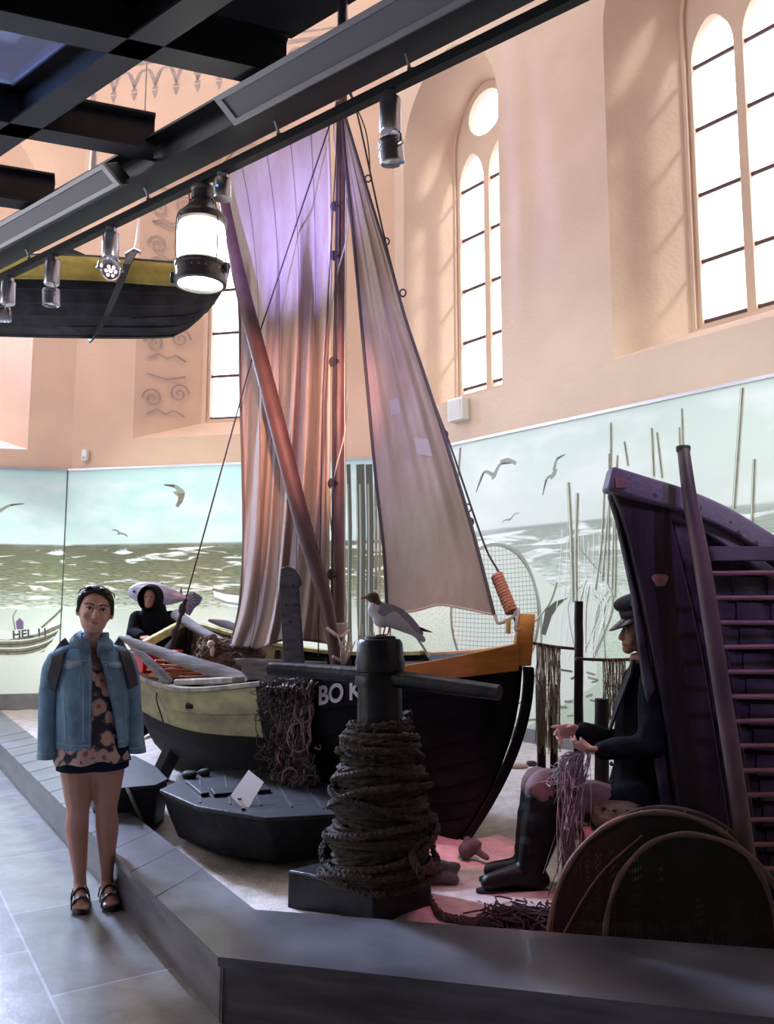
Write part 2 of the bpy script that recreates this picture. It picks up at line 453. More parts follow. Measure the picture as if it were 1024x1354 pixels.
def on_sand(px, py):
    z = .15
    for _ in range(6): p = PZ(px, py, z); z = sand_h(p.x, p.y)
    return V((p.x, p.y, z))
# ================================================================== PRINTED SEASCAPE PANELS
MT, MBOT = 3.42, .40
OFFM = -.10
def mural_mat(name, stops, wave_lo, wave_hi, foam, cloud):
    """flat printed picture: bands by height, cloud blotches above the horizon, foam streaks below"""
    m, N, L, b = nodes_of(name)
    b.inputs['Roughness'].default_value = .55; b.inputs['Specular IOR Level'].default_value = .25
    uv = N.new('ShaderNodeUVMap'); sx = N.new('ShaderNodeSeparateXYZ'); L.new(uv.outputs[0], sx.inputs[0])
    mr = N.new('ShaderNodeMapRange'); mr.inputs[1].default_value = 0; mr.inputs[2].default_value = 3.5; L.new(sx.outputs[1], mr.inputs[0])
    rp = N.new('ShaderNodeValToRGB'); el = rp.color_ramp.elements
    while len(el) < len(stops): el.new(.5)
    for e, (z, c) in zip(el, stops): e.position = z/3.5; e.color = (*c, 1)
    L.new(mr.outputs[0], rp.inputs[0])
    def noise(scale, sxy, lo, hi, detail=5, dist=0):
        mp = N.new('ShaderNodeMapping'); mp.inputs['Scale'].default_value = (*sxy, 1); L.new(uv.outputs[0], mp.inputs[0])
        n = N.new('ShaderNodeTexNoise'); n.inputs['Scale'].default_value = scale; n.inputs['Detail'].default_value = detail; n.inputs['Distortion'].default_value = dist
        L.new(mp.outputs[0], n.inputs['Vector'])
        r = N.new('ShaderNodeMapRange'); r.inputs[1].default_value = lo; r.inputs[2].default_value = hi; L.new(n.outputs['Fac'], r.inputs[0])
        return r.outputs[0]
    def band(z0, z1, soft=.03):
        a = N.new('ShaderNodeMapRange'); a.inputs[1].default_value = z0-soft; a.inputs[2].default_value = z0; L.new(sx.outputs[1], a.inputs[0])
        c = N.new('ShaderNodeMapRange'); c.inputs[1].default_value = z1; c.inputs[2].default_value = z1+soft; c.inputs[3].default_value = 1; c.inputs[4].default_value = 0; L.new(sx.outputs[1], c.inputs[0])
        mu = N.new('ShaderNodeMath'); mu.operation = 'MULTIPLY'; L.new(a.outputs[0], mu.inputs[0]); L.new(c.outputs[0], mu.inputs[1]); return mu.outputs[0]
    cur = rp.outputs[0]
    def mixin(fac, bnd, col, amt):
        nonlocal cur
        mu = N.new('ShaderNodeMath'); mu.operation = 'MULTIPLY'; L.new(fac, mu.inputs[0]); L.new(bnd, mu.inputs[1])
        m2 = N.new('ShaderNodeMath'); m2.operation = 'MULTIPLY'; L.new(mu.outputs[0], m2.inputs[0]); m2.inputs[1].default_value = amt; m2.use_clamp = True
        mx = N.new('ShaderNodeMix'); mx.data_type = 'RGBA'; L.new(m2.outputs[0], mx.inputs[0]); L.new(cur, mx.inputs[6]); mx.inputs[7].default_value = (*col, 1)
        cur = mx.outputs[2]
    for f in cloud: mixin(noise(f[0], (1, 2.1), f[1], f[2], 6), band(f[3], f[4], .25), f[5], f[6])
    mixin(noise(9, (1, 7), .44, .60, 6), band(wave_lo, wave_hi), foam[2], .7)
    mixin(noise(1.5, (1, 8), foam[0], foam[1], 6, .6), band(wave_lo, wave_hi, .08), (.93, .97, .93), .95)
    mixin(noise(3.1, (1, 9), foam[0]+.05, foam[1]+.04, 6, .3), band(wave_lo, wave_hi-.25, .1), (.9, .95, .9), .9)
    mixin(noise(20, (1, 3), .45, .62, 4), band(.2, wave_lo, .2), (.52, .60, .44), foam[3])
    L.new(cur, b.inputs['Base Color'])
    return m
sea_left = mural_mat('printed_seascape', [(0, (.78, .82, .74)), (1.2, (.84, .91, .84)), (1.62, (.66, .74, .63)), (1.78, (.36, .38, .25)), (2.05, (.25, .26, .155)), (2.36, (.17, .175, .12)), (2.385, (.13, .135, .10)),
    (2.40, (.66, .84, .80)), (2.75, (.60, .84, .80)), (3.5, (.56, .80, .78))], 1.55, 2.36, (.575, .62, (.15, .16, .09), .12),
    [(1.3, .42, .62, 2.55, 3.2, (.82, .94, .93), .8)])
sea_right = mural_mat('printed_fishing_beach', [(0, (.48, .55, .42)), (.9, (.60, .71, .57)), (1.5, (.72, .83, .72)), (1.9, (.68, .77, .67)), (2.05, (.46, .52, .44)), (2.30, (.42, .48, .42)), (2.385, (.36, .41, .36)),
    (2.40, (.76, .82, .76)), (2.9, (.72, .82, .75)), (3.5, (.62, .74, .68))], 1.75, 2.34, (.52, .60, (.36, .42, .34), .65),
    [(1.1, .46, .64, 2.5, 3.3, (.86, .90, .88), .7)])
ink_dark = mat('print_dark_ink', (.10, .105, .085), rough=.6, spec=.2)
ink_grey = mat('print_grey_ink', (.33, .36, .31), rough=.6, spec=.2)
ink_brown = mat('print_olive_brown_ink', (.24, .22, .16), rough=.6, var=.25, scale=12, spec=.2)
ink_white = mat('print_white_ink', (.90, .93, .90), rough=.6, spec=.2)
ink_net = mat('print_net_ink', (.74, .80, .70), rough=.6, spec=.2)
ink_purple = mat('print_purple_ink', (.20, .15, .28), rough=.6, spec=.2)
alu = mat('panel_edge_aluminium', (.62, .62, .68), rough=.35, metal=.6)
INKS = [ink_dark, ink_grey, ink_brown, ink_white, ink_net, ink_purple]
DK, GR, BR, WH, NT, PU = 1, 2, 3, 4, 5, 6

def mural(name, label, pl, t0, t1, m, draw, zb=MBOT):
    mb = MB(); D = lambda t, z, lift=0: pl.P(t, z, OFFM-lift)
    # the sheet itself: subdivided quad with thickness
    q = [mb.bm.verts.new(D(t, z)) for t, z in ((t0, zb), (t1, zb), (t1, MT), (t0, MT))]; mb.face(q, 0)
    class Sheet:                                                   # printed shapes lie in layers a fraction of a millimetre apart
        k = 0
        def lift(s): s.k += 1; return .0012+.00003*s.k
        def px(s, x, y): return pl.hit(x, y, OFFM)
        def line(s, pts, w, mi, px=True, sm=0):
            P = [s.px(*p) for p in pts] if px else pts
            if sm: P = [(v.x, v.z) for v in smooth_path([(p[0], 0, p[1]) for p in P], sm)]
            ribbon(mb, pl, P, w, OFFM-s.lift(), mi)
        def fill(s, pts, mi, px=True):
            P = [s.px(*p) for p in pts] if px else pts
            lf = s.lift(); mb.flat([[D(t, z, lf) for t, z in P]], mi)
        def gull(s, body, w1, w2, mi_body, mi_tip, th):
            """body axis (tail, head) and two wings given as point lists in photo pixels"""
            s.line(w1, lambda f: th*(1-.75*f), mi_body, sm=5); s.line(w2, lambda f: th*(1-.75*f), mi_body, sm=5)
            s.line(w1[-2:], lambda f: th*.5*(1-.8*f), mi_tip); s.line(w2[-2:], lambda f: th*.5*(1-.8*f), mi_tip)
            s.line(body, lambda f: th*(.25+1.0*math.sin(PI*min(1, f+.1))**.7), mi_body, sm=5)
    draw(Sheet())
    # backing and slim metal edge on top
    for z0, z1, mi in ((zb, MT, 7), (MT, MT+.03, 7)):
        a = D(t0, z0, -.012) if z0 == zb else D(t0, z0, .01)
    mb.bar(D(t0, MT+.015, 0), D(t1, MT+.015, 0), .04, .03, mi=7)
    mb.bar(D(t0+.012, zb, 0.002), D(t0+.012, MT, 0.002), .02, .012, up=pl.d, mi=1)
    bq = [mb.bm.verts.new(D(t, z, -.015)) for t, z in ((t0, zb), (t0, MT), (t1, MT), (t1, zb))]; mb.face(bq, 7)
    o = obj(name, mb, [m]+INKS+[alu], sharp=30, normals=False)
    uvl = o.data.uv_layers.new(name='UVMap')
    off = o.location
    for lp in o.data.loops:
        w = o.data.vertices[lp.vertex_index].co + off; r = w-pl.a
        uvl.data[lp.index].uv = (r.dot(pl.d)+3.3, w.z)
    tag(o, label, 'mural panel', 'printed seascape panels around the apse')
    return o

def draw_left(s):
    s.gull([(2, 674), (-4, 676)], [(2, 674), (14, 668), (32, 666)], [(2, 674), (-4, 680), (-6, 690)], GR, DK, .05)
    # beached clinker boat with a white name strip
    hull = [(-40, 842), (0, 843), (40, 836), (83, 818), (80, 830), (70, 846), (58, 862), (20, 867), (-40, 868)]
    s.fill(hull, BR)
    s.fill([(-40, 826), (10, 835), (50, 830), (83, 817), (82, 824), (50, 838), (10, 846), (-40, 842)], WH)
    for k in range(5):
        y = 846+k*5; s.line([(-40, y), (25, y+1), (60-k*1, y-6), (78-k*3, y-14)], .02, (DK if k % 2 else NT), sm=4)
    s.line([(55, 830), (72, 815), (84, 803)], .03, BR); s.line([(20, 833), (17, 815), (22, 806)], .02, GR)
    s.fill([(22, 832), (21, 822), (26, 817), (31, 822), (31, 832)], PU)
def draw_back(s):
    s.gull([(243, 648), (238, 652), (229, 651)], [(240, 650), (231, 643), (217, 641)], [(240, 652), (240, 662), (234, 670)], GR, DK, .075)
    s.line([(240, 652), (239, 661), (234, 670)], lambda f: .11*(1-.6*f), BR)
    s.gull([(160, 705), (155, 706)], [(158, 704), (153, 701), (148, 701)], [(160, 705), (166, 707), (169, 710)], GR, DK, .03)
    # small white rowing boat on the wet sand
    s.fill([(281, 778), (300, 783), (330, 786), (330, 800), (300, 796), (284, 790)], WH)
    s.line([(281, 779), (300, 784), (330, 787)], .035, BR); s.line([(284, 791), (300, 797), (330, 801)], .03, GR); s.line([(286, 781), (310, 781), (330, 784)], .03, BR)
    # tall weathered stakes behind the mast
    for x, w, y1 in ((462, .055, 860), (473, .02, 830), (478, .10, 870), (489, .09, 880), (497, .03, 760), (502, .03, 850)):
        s.line([(x-1, 614), (x+1, 700), (x, 780), (x+1, y1)], w, DK if w > .04 else BR, sm=3)
        s.line([(x-2, 640), (x-1, 720), (x-2, y1-30)], w*.25, GR, sm=3)
    for k in range(14): s.line([(455+k*4, 880-rnd.random()*8), (456+k*4+rnd.uniform(-3, 3), 850-rnd.random()*25)], .012, BR)
def draw_right(s):
    s.gull([(656, 624), (651, 634)], [(655, 627), (663, 613), (681, 612)], [(652, 628), (640, 625), (630, 651)], GR, DK, .05)
    s.line([(662, 611), (672, 608), (683, 613)], .04, GR, sm=3)
    s.gull([(736, 620), (729, 634)], [(733, 622), (737, 607), (748, 601)], [(731, 629), (723, 634), (718, 655)], GR, DK, .04)
    s.gull([(676, 686), (672, 688)], [(676, 686), (681, 680), (688, 678)], [(674, 687), (668, 688), (664, 691)], GR, GR, .02)
    # pale fyke net: hoop, bag and mesh
    hoop = [(680+46*math.cos(a), 800+82*math.sin(a)) for a in [i/30*2*PI for i in range(31)]]
    hoop = [(655+58*math.cos(a), 812+92*math.sin(a)) for a in [i/36*2*PI for i in range(37)]]
    s.fill(hoop[:-1], NT)
    s.fill([(700, 745), (726, 770), (750, 790), (790, 795), (790, 905), (700, 960), (600, 900), (610, 840)], NT)
    for k in range(26):
        x = 600+k*5
        dy = math.sqrt(max(0, 1-((x-655)/58)**2))*90
        if dy > 5: s.line([(x, 812-dy), (x+3, 812), (x, 812+dy)], .006, GR, sm=3)
    for k in range(30):
        y = 726+k*6
        dx = math.sqrt(max(0, 1-((y-812)/92)**2))*56
        if dx > 5: s.line([(655-dx, y), (655, y+3), (655+dx, y)], .006, GR, sm=3)
    s.line(hoop, .035, BR)
    s.line([(600, 745), (650, 720), (690, 735), (712, 790), (716, 850), (705, 905)], .03, GR, sm=5)
    # dark hull shape and hanging nets behind
    s.fill([(716, 838), (722, 806), (735, 795), (752, 790), (740, 800), (730, 815), (722, 840)], DK)
    for k in range(9):
        x = 744+k*7; s.line([(x, 700+8*(k % 3)), (x-6+2*k % 9, 790), (x-14, 870+6*(k % 2))], .008, WH, sm=4)
    for k in range(12):
        a = rnd.uniform(770, 815); s.line([(a, 760+rnd.random()*30), (a+rnd.uniform(-25, 10), 800+rnd.random()*20), (a-rnd.uniform(5, 35), 850+rnd.random()*30)], .009, (GR, BR, WH)[k % 3], sm=4)
    s.line([(767, 725), (790, 752), (800, 760)], .014, GR, sm=3)
    # thin poles standing in the water
    for pts, w in (([(808, 559), (807, 640), (797, 768)], .028), ([(806, 600), (806, 700), (804, 770)], .022), ([(817, 602), (812, 700), (810, 780)], .022), ([(800, 640), (796, 720), (788, 780)], .022),
                   ([(813, 660), (815, 720), (814, 790)], .02), ([(826, 584), (831, 616)], .02), ([(752, 638), (756, 720), (758, 796)], .040), ([(764, 652), (762, 730), (763, 796)], .036),
                   ([(862, 566), (865, 630)], .025), ([(869, 572), (876, 632)], .022), ([(902, 540), (904, 600)], .018), ([(899, 565), (900, 600)], .014), ([(982, 513), (976, 600), (971, 672)], .030),
                   ([(998, 607), (995, 690)], .026), ([(609, 592), (605, 650)], .03), ([(737, 770), (726, 800), (700, 830)], .02)):
        s.line(pts, w, BR, sm=4)
        s.line([(x-1, y) for x, y in pts], w*.3, NT, sm=4)
    for k in range(60):
        x = rnd.uniform(560, 830); y = rnd.uniform(880, 985)
        s.line([(x, y), (x+rnd.uniform(4, 16), y+rnd.uniform(-4, 4))], rnd.uniform(.008, .02), BR if k % 2 else DK)
ml = mural('mural_panel', 'narrow printed seascape panel at far left with a beached boat lettered HEL 11', WL, -3.2, WL.len+.02, sea_left, draw_left)
bm_ = mural('mural_panel', 'printed seascape panel with surf behind the hooded figure and the brown sail', WB, 0.0, WB.len-.02, sea_left, draw_back)
mr_ = mural('mural_panel', 'printed beach panel with white gulls, net hoop and poles behind the seated fisherman', WR, 0.02, 8.2, sea_right, draw_right, zb=.30)
# lettering on the printed boat
t, z = WL.hit(40, 838, OFFM); me = text_mesh('HEL 11', .15, .0005, .004)
R3 = Matrix((WL.d, V((0, 0, 1)), -WL.n)).transposed().to_4x4()
me.transform(Matrix.Translation(WL.P(t, z, OFFM-.005)) @ R3 @ Matrix.Rotation(math.radians(5), 4, 'Z'))
o = link_mesh('printed_lettering', me, ink_dark, ml); lab(o, 'dark printed letters HEL 11 on the white boat strip')
# dark base strips below the panels
base_m = mat('panel_base_board', (.16, .15, .16), rough=.6, var=.2, scale=4)
for nm, pl, t0, t1, zb in (('baseboard_left', WL, -3.2, WL.len, MBOT), ('baseboard_back', WB, 0, WB.len-.06, MBOT), ('baseboard_right', WR, .06, 8.2, .30)):
    mb = MB(); mb.bar(pl.P(t0, zb/2, OFFM+.01), pl.P(t1, zb/2, OFFM+.01), .07, zb); struct(obj(nm, mb, base_m))
# little boxes on the wall
white_p = mat('white_plastic', (.80, .78, .76), rough=.4)
t, z = WR.hit(611, 543); mb = MB(); c = WR.P(t, z, -.06)
rot = Matrix((WR.d, WR.n, V((0, 0, 1)))).transposed()
sp = thing('wall_loudspeaker', 'small white loudspeaker box on the right wall under the middle window', 'loudspeaker', WR.P(t, z-.14, -.002))
mb.box(c, (.25, .12, .27), rot); obj('case', mb, white_p, sp, bevel=.012)
mb = MB(); mb.box(c-WR.n*.062, (.20, .008, .22), rot)
for k in range(9): mb.box(c-WR.n*.068+V((0, 0, -.09+k*.0225)), (.20, .006, .008), rot)
obj('grille', mb, mat('grille_grey', (.66, .64, .63), rough=.5), sp)
t, z = WB.hit(115, 603); c = WB.P(t, z, -.04); rot = Matrix((WB.d, WB.n, V((0, 0, 1)))).transposed()
sp = thing('motion_sensor', 'tiny white sensor box on the left of the back wall above the panels', 'sensor', WB.P(t, z-.08, -.002))
mb = MB(); mb.box(c, (.08, .07, .16), rot); obj('case', mb, white_p, sp, bevel=.01)
mb = MB(); mb.ell(c-WB.n*.035+V((0, 0, -.03)), (.025, .015, .025)); obj('lens', mb, mat('sensor_lens', (.6, .6, .62), rough=.2), sp)
# ================================================================== STEEL GALLERY OVERHEAD, TRACK, LAMPS
TO = V((.69, 2.88, 0)); UD = V((-.7845, .6201, 0)); PV = V((.6201, .7845, 0)); VD = V((.940, .341, 0))
def TP(u, off, z): return TO + UD*u + PV*off + V((0, 0, z))
steel = mat('dark_painted_steel', (.022, .021, .026), rough=.5, var=.2, scale=5)
deckm = mat('dark_deck_board', (.02, .02, .024), rough=.8)
alum = mat('grey_aluminium', (.30, .30, .33), rough=.4, metal=.3)
alum_in = mat('lamp_diffuser_grey', (.20, .20, .235), rough=.5)
silver = mat('satin_silver', (.60, .60, .66), rough=.28, metal=.95)
chrome = mat('chrome', (.75, .75, .80), rough=.12, metal=1.0)
black = mat('matt_black', (.012, .012, .014), rough=.6)

def ibeam(a, b, w=.13, h=.21):
    """I section from a to b; a, b on the underside"""
    mb = MB(); u = V((0, 0, 1))
    mb.bar(a+u*.007, b+u*.007, w, .014); mb.bar(a+u*(h-.007), b+u*(h-.007), w, .014); mb.bar(a+u*h/2, b+u*h/2, .012, h-.028)
    return struct(obj('steel_beam', mb, steel))
edge_off = -.06
ibeam(TP(-5.2, edge_off, 3.89), TP(9.5, edge_off, 3.89), w=.17, h=.20)
for o in (-.68, -1.30, -1.95, -2.6): ibeam(TP(-5, o, 4.00), TP(8.5, o, 4.00))
def vline(q, k0, k1):
    ibeam(V((q[0], q[1], 4.0))+VD*k0, V((q[0], q[1], 4.0))+VD*k1)
for i in range(-3, 5):
    q = V((-1.6-.40*i, 3.27+.78*i, 0))
    # stop at the edge beam
    k1 = (-.10 - (q-TO).dot(PV))/VD.dot(PV); vline(q, k1-5.0, k1)
# solid deck over everything on the visitors' side of the second cross beam
q1 = V((-1.6, 3.27, 4.23)); vn = V((-VD.y, VD.x, 0))
def isect(off):
    k = (off-(q1-TO).dot(PV))/VD.dot(PV); return V((q1.x, q1.y, 0))+VD*k
c1 = isect(-.08); far = isect(-7.0)
mb = MB(); mb.prism([V((p.x, p.y, 4.23)) for p in (c1, TP(-5.9, -.08, 0), V((5.3, -3.9, 0)), V((-9.2, -3.9, 0)), V((-9.2, far.y-.3, 0)), far)], (0, 0, 1), .12)
struct(obj('gallery_floor', mb, deckm))
# one deck bay glazed with blue glass, one beyond left open
m, N, L, b = nodes_of('blue_floor_glass')
tr = N.new('ShaderNodeBsdfTransparent'); gl = N.new('ShaderNodeBsdfGlossy'); gl.inputs['Roughness'].default_value = .08; gl.inputs['Color'].default_value = (.5, .65, 1, 1)
tr.inputs['Color'].default_value = (.42, .54, .80, 1); mx = N.new('ShaderNodeMixShader'); mx.inputs[0].default_value = .25
L.new(tr.outputs[0], mx.inputs[1]); L.new(gl.outputs[0], mx.inputs[2]); L.new(mx.outputs[0], N['Material Output'].inputs['Surface'])
def gpt(off, i, z=4.22):
    q = V((-1.6-.40*i, 3.27+.78*i, 0)); k = (off-(q-TO).dot(PV))/VD.dot(PV); p = q+VD*k; return V((p.x, p.y, z))
mb = MB(); mb.prism([gpt(-.72, 0), gpt(-1.3, 0), gpt(-1.3, 1), gpt(-.72, 1)], (0, 0, 1), .02); struct(obj('glass_floor_pane', mb, m))
mb = MB(); mb.prism([gpt(-1.3, 0), gpt(-2.6, 0), gpt(-2.6, 5), gpt(-1.3, 5)], (0, 0, 1), .04); struct(obj('gallery_floor', mb, deckm))
mb = MB(); mb.prism([gpt(-.72, 2), gpt(-1.3, 2), gpt(-1.3, 3), gpt(-.72, 3)], (0, 0, 1), .02); struct(obj('glass_floor_pane', mb, m))

# lighting track under the edge beam
tk = thing('lighting_track', 'long black lighting track hanging under the edge of the dark steel gallery', 'lighting track', TP(1, 0, 3.80))
mb = MB(); mb.bar(TP(-5, 0, 3.80), TP(9.4, 0, 3.80), .045, .045); obj('rail', mb, black, tk)
for u in (-2.5, -.9, .75, 1.55, 2.6, 3.9, 5.3, 6.8, 8.3):
    mb = MB(); mb.tube([TP(u, 0, 3.82), TP(u, -.02, 3.87), TP(u, -.04, 3.90)], .008, 6); mb.box(TP(u, 0, 3.83), (.03, .03, .02)); obj('bracket', mb, alum, tk)
def track_u(px, z=3.80):
    # parameter along the track where it crosses photo column px
    best = min((abs(512+F*(p.x)/(p.y*math.cos(TH)+(z-CAMH)*math.sin(TH))-px), u) for u in [i*.01 for i in range(-200, 800)] for p in [TP(u, 0, z)])
    return best[1]
def spotlight(px, label, aim, headless=False, body=.15, lens=False):
    u = track_u(px); c = TP(u, 0, 3.775)
    t = thing('track_spotlight', label, 'spotlight', c, 'silver spotlights along the lighting track')
    mb = MB(); mb.box(c+V((0, 0, -.012)), (.05, .05, .03)); mb.lathe([(.014, 0), (.014, -.05)], c, seg=10); obj('adapter', mb, silver, t)
    mb = MB(); mb.lathe([(.02, -.028), (.046, -.032), (.048, -.037), (.048, -.03-body), (.044, -.036-body), (.01, -.037-body)], c, seg=24); obj('driver_housing', mb, silver, t)
    if headless:
        mb = MB(); mb.ell(c+V((-.02, -.047, -.085)), (.007, .004, .007)); lab(obj('indicator', mb, mat('blue_indicator', (.05, .15, .9), emis=((.1, .3, 1), 2)), t), 'tiny blue indicator light')
        return t
    aim = V(aim).normalized(); h = c+V((0, 0, -.036-body-.075)) + V((aim.x, aim.y, 0))*.02
    side = aim.cross(V((0, 0, 1)))
    side = side.normalized() if side.length > .05 else V((1, 0, 0))
    back = c+V((0, 0, -.037-body))
    mb = MB(); mb.tube(smooth_path([h+side*.066, h+side*.06+V((0, 0, .045)), back+side*.02, back-side*.02, h-side*.06+V((0, 0, .045)), h-side*.066], 5), .006, 6)
    obj('yoke', mb, silver, t)
    mb = MB(); b0 = h-aim*.045
    mb.lathe([(.012, 0), (.05, .003), (.054, .012), (.054, .022), (.05, .024), (.05, .030), (.054, .032), (.054, .040), (.05, .042), (.05, .048), (.054, .05), (.054, .105), (.050, .108), (.046, .095), (.01, .085)], b0, aim, seg=26)
    for s in (-1, 1): mb.tube([h+side*.05*s, h+side*.078*s], .009, 8)
    obj('lamp_head', mb, silver, t)
    mb = MB(); mb.lathe([(.001, .088), (.045, .096)], b0, aim, seg=22, cap=False)
    obj('reflector', mb, chrome, t)
    if lens:
        for k in range(7):
            mb = MB(); a = k*2*PI/6; x, y, d = frame(aim); p = b0+aim*.099+(x*math.cos(a)+y*math.sin(a))*(.026 if k < 6 else 0); mb.ell(p, (.009, .009, .009), seg=8, rg=6)
            lab(obj('led', mb, mat('rosy_led', (.9, .6, .6), emis=((1, .7, .65), 2.5)), t), 'pinkish lit light point in the reflector')
    return t
spotlight(516, 'silver track spotlight tilted down in front of the middle window', (.12, .1, -1))
spotlight(148, 'silver track spotlight turned toward the viewer with its reflector showing', (.35, -.75, -.55), lens=True)
spotlight(70, 'silver track spotlight pointing straight down before the yellow hanging boat', (.05, .05, -1))
spotlight(12, 'leftmost silver track spotlight, its round head turned sideways', (-.8, -.45, -.15))
spotlight(295, 'short silver track lamp body with a tiny blue light beside the lantern', None, True, body=.10)

# long flat flood lights below the beam
def flood(A, B, length, label, flip=1, hang=()):
    """A, B photo pixels of the two corners of one end; the box runs along the beam"""
    a = PZ(*A, 3.98); b_ = PZ(*B, 3.86)
    nrm = (b_-a).cross(UD); nrm = nrm if nrm.z < 0 else -nrm; nrm.normalize()
    d = UD*length*flip; t = thing('linear_floodlight', label, 'floodlight', a, 'long grey floodlights under the gallery edge')
    x = (b_-a); w = x.length; x.normalize(); dd = d.normalized(); L_ = abs(length)
    rot = Matrix((x, dd, -nrm)).transposed(); cen = a+x*w/2+d/2
    mb = MB(); mb.box(cen-nrm*.05, (w, L_, .09), rot); obj('housing', mb, steel, t, bevel=.004)
    mb = MB()
    for s in (-1, 1):
        mb.box(cen+x*s*(w/2-.014)+nrm*.002, (.028, L_, .02), rot); mb.box(cen+dd*s*(L_/2-.02)+nrm*.002, (w-.05, .04, .02), rot)
    obj('frame', mb, alum, t, bevel=.002)
    mb = MB(); mb.box(cen-nrm*.002, (w-.05, L_-.07, .01), rot); obj('diffuser', mb, alum_in, t)
    for hk in hang:
        p = cen+dd*(hk*L_/2)-nrm*.09; q = V((p.x, p.y, 4.33))
        mb = MB(); mb.tube([p, p.lerp(q, .3), p.lerp(q, .32), p.lerp(q, .7), p.lerp(q, .72), q], [.013, .013, .024, .018, .010, .010], 10); obj('hanger', mb, silver, t)
    return t
flood((283, 129), (312, 166), 1.55, 'long grey floodlight under the gallery edge at upper centre', -1, hang=(-.1,))
flood((138, 216), (161, 244), 1.75, 'long grey floodlight under the gallery edge at left, above the hanging boat', 1, hang=(-.62,))

# ------------------------------------------------------------------ ship's lantern
lu = track_u(268); lc = TP(lu, 0, 3.78); zs_ = .00398
bronze = mat('lantern_bronze', (.17, .16, .16), rough=.4, metal=.6, var=.3, scale=10)
lens_m = mat('lantern_lens', (.9, .9, .85), rough=.15, emis=((1.0, .96, .86), 9))
t = thing('ship_lantern', "old bronze ship's lantern, lit, hanging in front of the sail", 'lantern', lc)
c = lc
def Lz(y): return -(y-232)*zs_                                    # photo row to height below the hook
mb = MB(); mb.tube(smooth_path([c+V((0, 0, .0)), c+V((.018, 0, -.02)), c+V((.012, 0, -.05)), c+V((0, 0, -.06)), c+V((0, 0, Lz(240)))], 5), .006, 7); obj('hook', mb, alum, t)
mb = MB(); mb.lathe([(.004, Lz(236)), (.052, Lz(237)), (.062, Lz(239)), (.064, Lz(243)), (.058, Lz(245)), (.058, Lz(262)), (.064, Lz(264)), (.082, Lz(268)), (.115, Lz(277)), (.130, Lz(281)), (.134, Lz(284)), (.134, Lz(290)), (.122, Lz(292)), (.11, Lz(292))], c, seg=36)
for k in range(18):
    a = k*2*PI/18; mb.ell(c+V((.059*math.cos(a), .059*math.sin(a), Lz(258))), (.006, .006, .005), seg=8, rg=5, mi=1)
obj('chimney_hood', mb, [bronze, black], t, sharp=25)
mb = MB(); pr = []
for k in range(13):
    z = lerp(292, 344, k/12); pr.append((.116+.012*math.sin(PI*k/12)+(.003 if k % 2 else 0), Lz(z)))
mb.lathe(pr, c, seg=36); obj('fresnel_lens', mb, lens_m, t, sharp=10)
mb = MB(); mb.lathe([(.11, Lz(344)), (.128, Lz(344)), (.136, Lz(347)), (.136, Lz(350)), (.128, Lz(352)), (.126, Lz(366)), (.137, Lz(368)), (.137, Lz(373)), (.118, Lz(374)), (.112, Lz(366))], c, seg=36, cap=False)
for k in range(22):
    a = k*2*PI/22; mb.ell(c+V((.1275*math.cos(a), .1275*math.sin(a), Lz(357))), (.005, .005, .005), seg=8, rg=5, mi=1)
obj('base_ring', mb, [bronze, mat('bright_rivet', (.8, .75, .65), rough=.3, metal=.6)], t, sharp=25)
mb = MB(); mb.lathe([(.001, Lz(369)), (.116, Lz(370))], c, seg=30, cap=False); lab(obj('bottom_lens', mb, lens_m, t), 'lit round glass under the lantern')
for k in range(4):
    a = PI/4+k*PI/2; p = lambda z, r: c+V((r*math.cos(a), r*math.sin(a), Lz(z)))
    mb = MB(); mb.tube(smooth_path([p(286, .136), p(296, .150), p(340, .150), p(350, .136)], 5), .004, 6); obj('guard_bar', mb, bronze, t)
for s in (-1, 1):
    mb = MB(); mb.tube(smooth_path([c+V((s*.06, 0, Lz(243))), c+V((s*.075, 0, Lz(238))), c+V((s*.07, 0, Lz(262))), c+V((s*.1, 0, Lz(274)))], 6), .004, 6); obj('bail_handle', mb, bronze, t)
for q, h_ in (((-.137, -.03, Lz(368)), .06), ((.137, -.02, Lz(352)), .05)):
    mb = MB(); mb.box(c+V(q), (.02, .03, h_)); obj('latch', mb, bronze, t, bevel=.003)

# ------------------------------------------------------------------ hull maker: clinker planked boat
def bez(a, c, b_, t): return a*(1-t)**2 + c*(2*t*(1-t)) + b_*t*t
def hull(mb, N_, K_, F_, bulge, strakes=7, stations=26, lap=.014, mi=None, mi_in=0, th=.03, inner=True):
    """N_, K_, F_: functions of s (0 stern .. 1 stem) giving the near gunwale, keel and far gunwale; planks overlap like clinker"""
    def sec(s):
        n, k, f = N_(s), K_(s), F_(s); out = []
        cn, cf = bulge(s, n, k, f)
        for side, (g, cc) in enumerate(((n, cn), (f, cf))):
            pts = []
            for j in range(strakes):
                a = bez(g, cc, k, j/strakes); b_ = bez(g, cc, k, (j+1)/strakes)
                mid = (n+f)/2; o = (bez(g, cc, k, (j+.7)/strakes)-V((mid.x, mid.y, a.z))); o.z = 0
                o = o.normalized() if o.length > 1e-4 else V((0, 0, 0))
                fade = min(1, 1.5*(g-mid).length/.3)
                pts += [a, b_.lerp(a, .04)+o*lap*fade]
            out.append(pts + [k.copy()])
        return out[0] + list(reversed(out[1][:-1]))
    rows = [sec(i/stations) for i in range(stations+1)]
    G = [[mb.bm.verts.new(p) for p in r] for r in rows]
    m_ = len(rows[0])
    for i in range(stations):
        for j in range(m_-1):
            jj = min(j, m_-2-j); k = mi(i/stations, jj//2, j > m_/2) if mi else 0
            mb.face((G[i][j], G[i+1][j], G[i+1][j+1], G[i][j+1]), k)
    return rows, G

